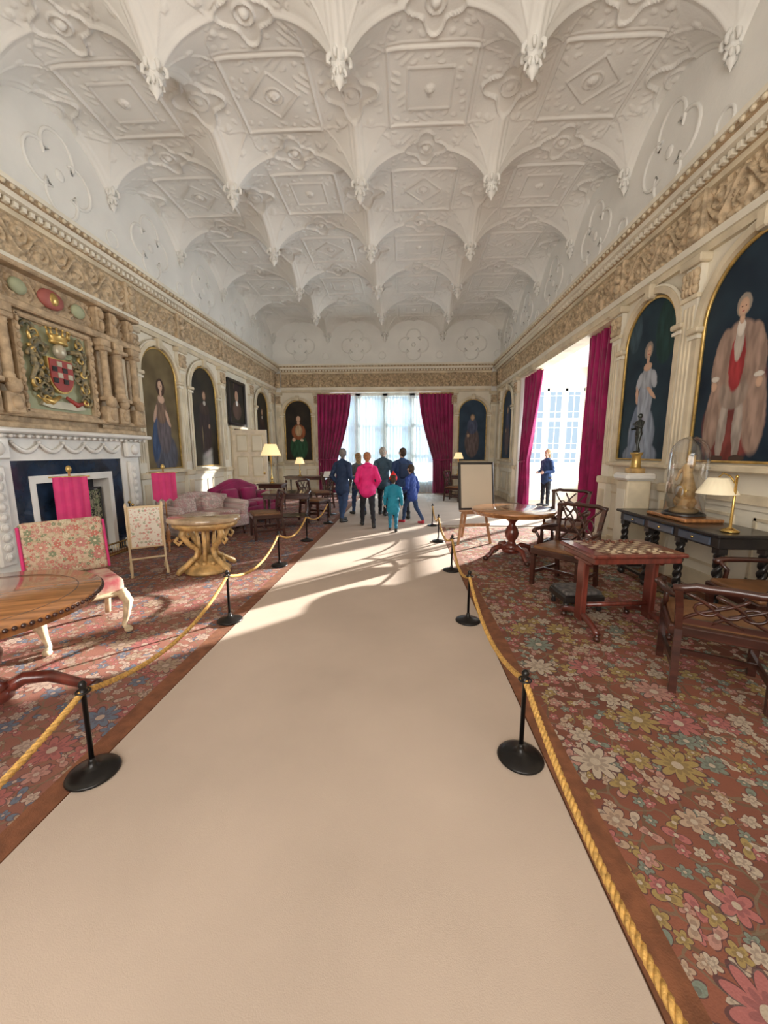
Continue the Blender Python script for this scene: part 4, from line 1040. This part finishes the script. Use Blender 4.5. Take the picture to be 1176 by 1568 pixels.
blk=mat('black_trousers',(.015,.015,.02),.85); greyc=mat('grey_coat',(.12,.13,.14),.85); jean=mat('blue_jeans',(.03,.06,.14),.85); royal=mat('royal_blue_jacket',(.02,.06,.30),.7)
h_gr=mat('grey_hair',(.20,.18,.17),.8,nz=30,amt=.4); h_bl=mat('blond_hair',(.34,.21,.10),.8,nz=30,amt=.4); h_br=mat('brown_hair',(.06,.035,.02),.8,nz=30,amt=.4); h_wh=mat('white_hair',(.42,.38,.33),.8,nz=30,amt=.3); h_gi=mat('ginger_hair',(.42,.17,.08),.8,nz=30,amt=.4)
redh=mat('red_hat',(.70,.02,.02),.8); shoe=mat('shoe_dark',(.02,.018,.016),.5); rshoe=mat('red_shoe',(.5,.03,.05),.5)
olive=mat('slate_blue_jacket',(.06,.11,.16),.8)
zr=.017
person('man_in_navy_coat',(-1.42,8.75,zr),R(150),1.68,navy,jean,h_gr,sk,shoe,stride=.05,arms=('fwd','pocket'),puff=1.12,turn=.5,hem=.44,lean=.03)
person('woman_in_grey_coat',(-1.18,9.8,zr),R(215),1.58,greyc,jean,h_bl,sk,shoe,stride=.05,fem=True,longhair=True,arms=('pocket','down'),puff=1.05)
person('woman_in_pink_jacket',(-.78,8.12,zr),R(192),1.60,pinkj,blk,h_gi,sk,shoe,stride=.09,fem=True,arms=('pocket','pocket'),puff=1.18,hood=True,turn=-.2,hem=.49)
person('man_in_dark_coat',(-.53,9.7,zr),R(160),1.72,olive,blk,h_wh,sk,shoe,stride=.03,arms=('pocket','down'),puff=1.08,turn=-.5)
person('child_in_turquoise_coat',(-.22,7.68,zr),R(176),1.12,turq,turq2,h_br,sk,shoe,stride=.05,hat=redh,hs=1.28,hem=.40,puff=1.22,arms=('down','down'))
person('man_with_backpack',(-.05,9.25,zr),R(200),1.70,navy2,blk,h_br,sk,shoe,stride=.05,arms=('fwd','down'),puff=1.12,bag=navy,turn=.5,hem=.44)
person('child_in_blue_jacket',(.18,8.62,zr),R(230),1.30,royal,jean,h_br,sk,rshoe,stride=.14,hs=1.15,arms=('down','fwd'),puff=1.12,lean=.08)
person('woman_in_blue_jacket',(4.22,11.7,zr),R(-65),1.68,navy2,blk,h_bl,sk,shoe,stride=.0,fem=True,longhair=True,arms=('fwd','fwd'),puff=1.08)
person('bronze_statuette',(3.19,5.52,.0125+1.5905),R(-80),.52,None,None,None,None,None,uni=bronze,arms=('fwd','up'),stride=.05)

# ------------------------------------------------------------------ exterior
b=B('terrace_ground'); b.box((0,10,-.7),(160,160,.1),mat('terrace_gravel',(.50,.52,.52),.9,nz=.6,amt=.2)); b.done()

# ------------------------------------------------------------------ lights
w=bpy.data.worlds.new('World'); scene.world=w; w.use_nodes=True
bg=w.node_tree.nodes['Background']
bg.inputs[0].default_value=(.66,.84,1,1); bg.inputs[1].default_value=.95
def area(name,loc,rot,sx,sy,e,col):
    l=bpy.data.lights.new(name,'AREA'); l.shape='RECTANGLE'; l.size=sx; l.size_y=sy; l.energy=e; l.color=col
    o=bpy.data.objects.new(name,l); scene.collection.objects.link(o); o.location=loc; o.rotation_euler=rot; return o
def aim(o,t): o.rotation_euler=(Vector(t)-Vector(o.location)).to_track_quat('-Z','Y').to_euler()
a=area('daylight_end_window',(-.775,YE+2.6,5.7),(0,0,0),4.5,2.0,1700,(.62,.83,1)); aim(a,(-.775,YE-1.5,1.2))
area('daylight_bay_window',(BX+.8,11.0,2.3),(0,R(90),0),3.2,4.4,720,(.80,.91,1))
area('fill_behind_camera',(-.7,YB+.05,2.9),(R(104),0,0),4.8,3.4,430,(1,.94,.87))  # fill light added behind the camera to brighten the room
s=bpy.data.lights.new('sun','SUN'); s.energy=22; s.angle=.016; s.color=(1,.95,.88)
so=bpy.data.objects.new('sun',s); scene.collection.objects.link(so)
d=Vector((-1,-1.0,-math.tan(R(14.6))*1.414)); so.rotation_euler=d.to_track_quat('-Z','Y').to_euler()

# ------------------------------------------------------------------ camera
c=bpy.data.cameras.new('camera'); co=bpy.data.objects.new('camera',c); scene.collection.objects.link(co)
c.sensor_fit='VERTICAL'; c.sensor_height=36; c.lens=13.5; c.clip_start=.05
co.location=(0,0,1.6); co.rotation_euler=(R(90-8.8),0,R(3.02)); scene.camera=co
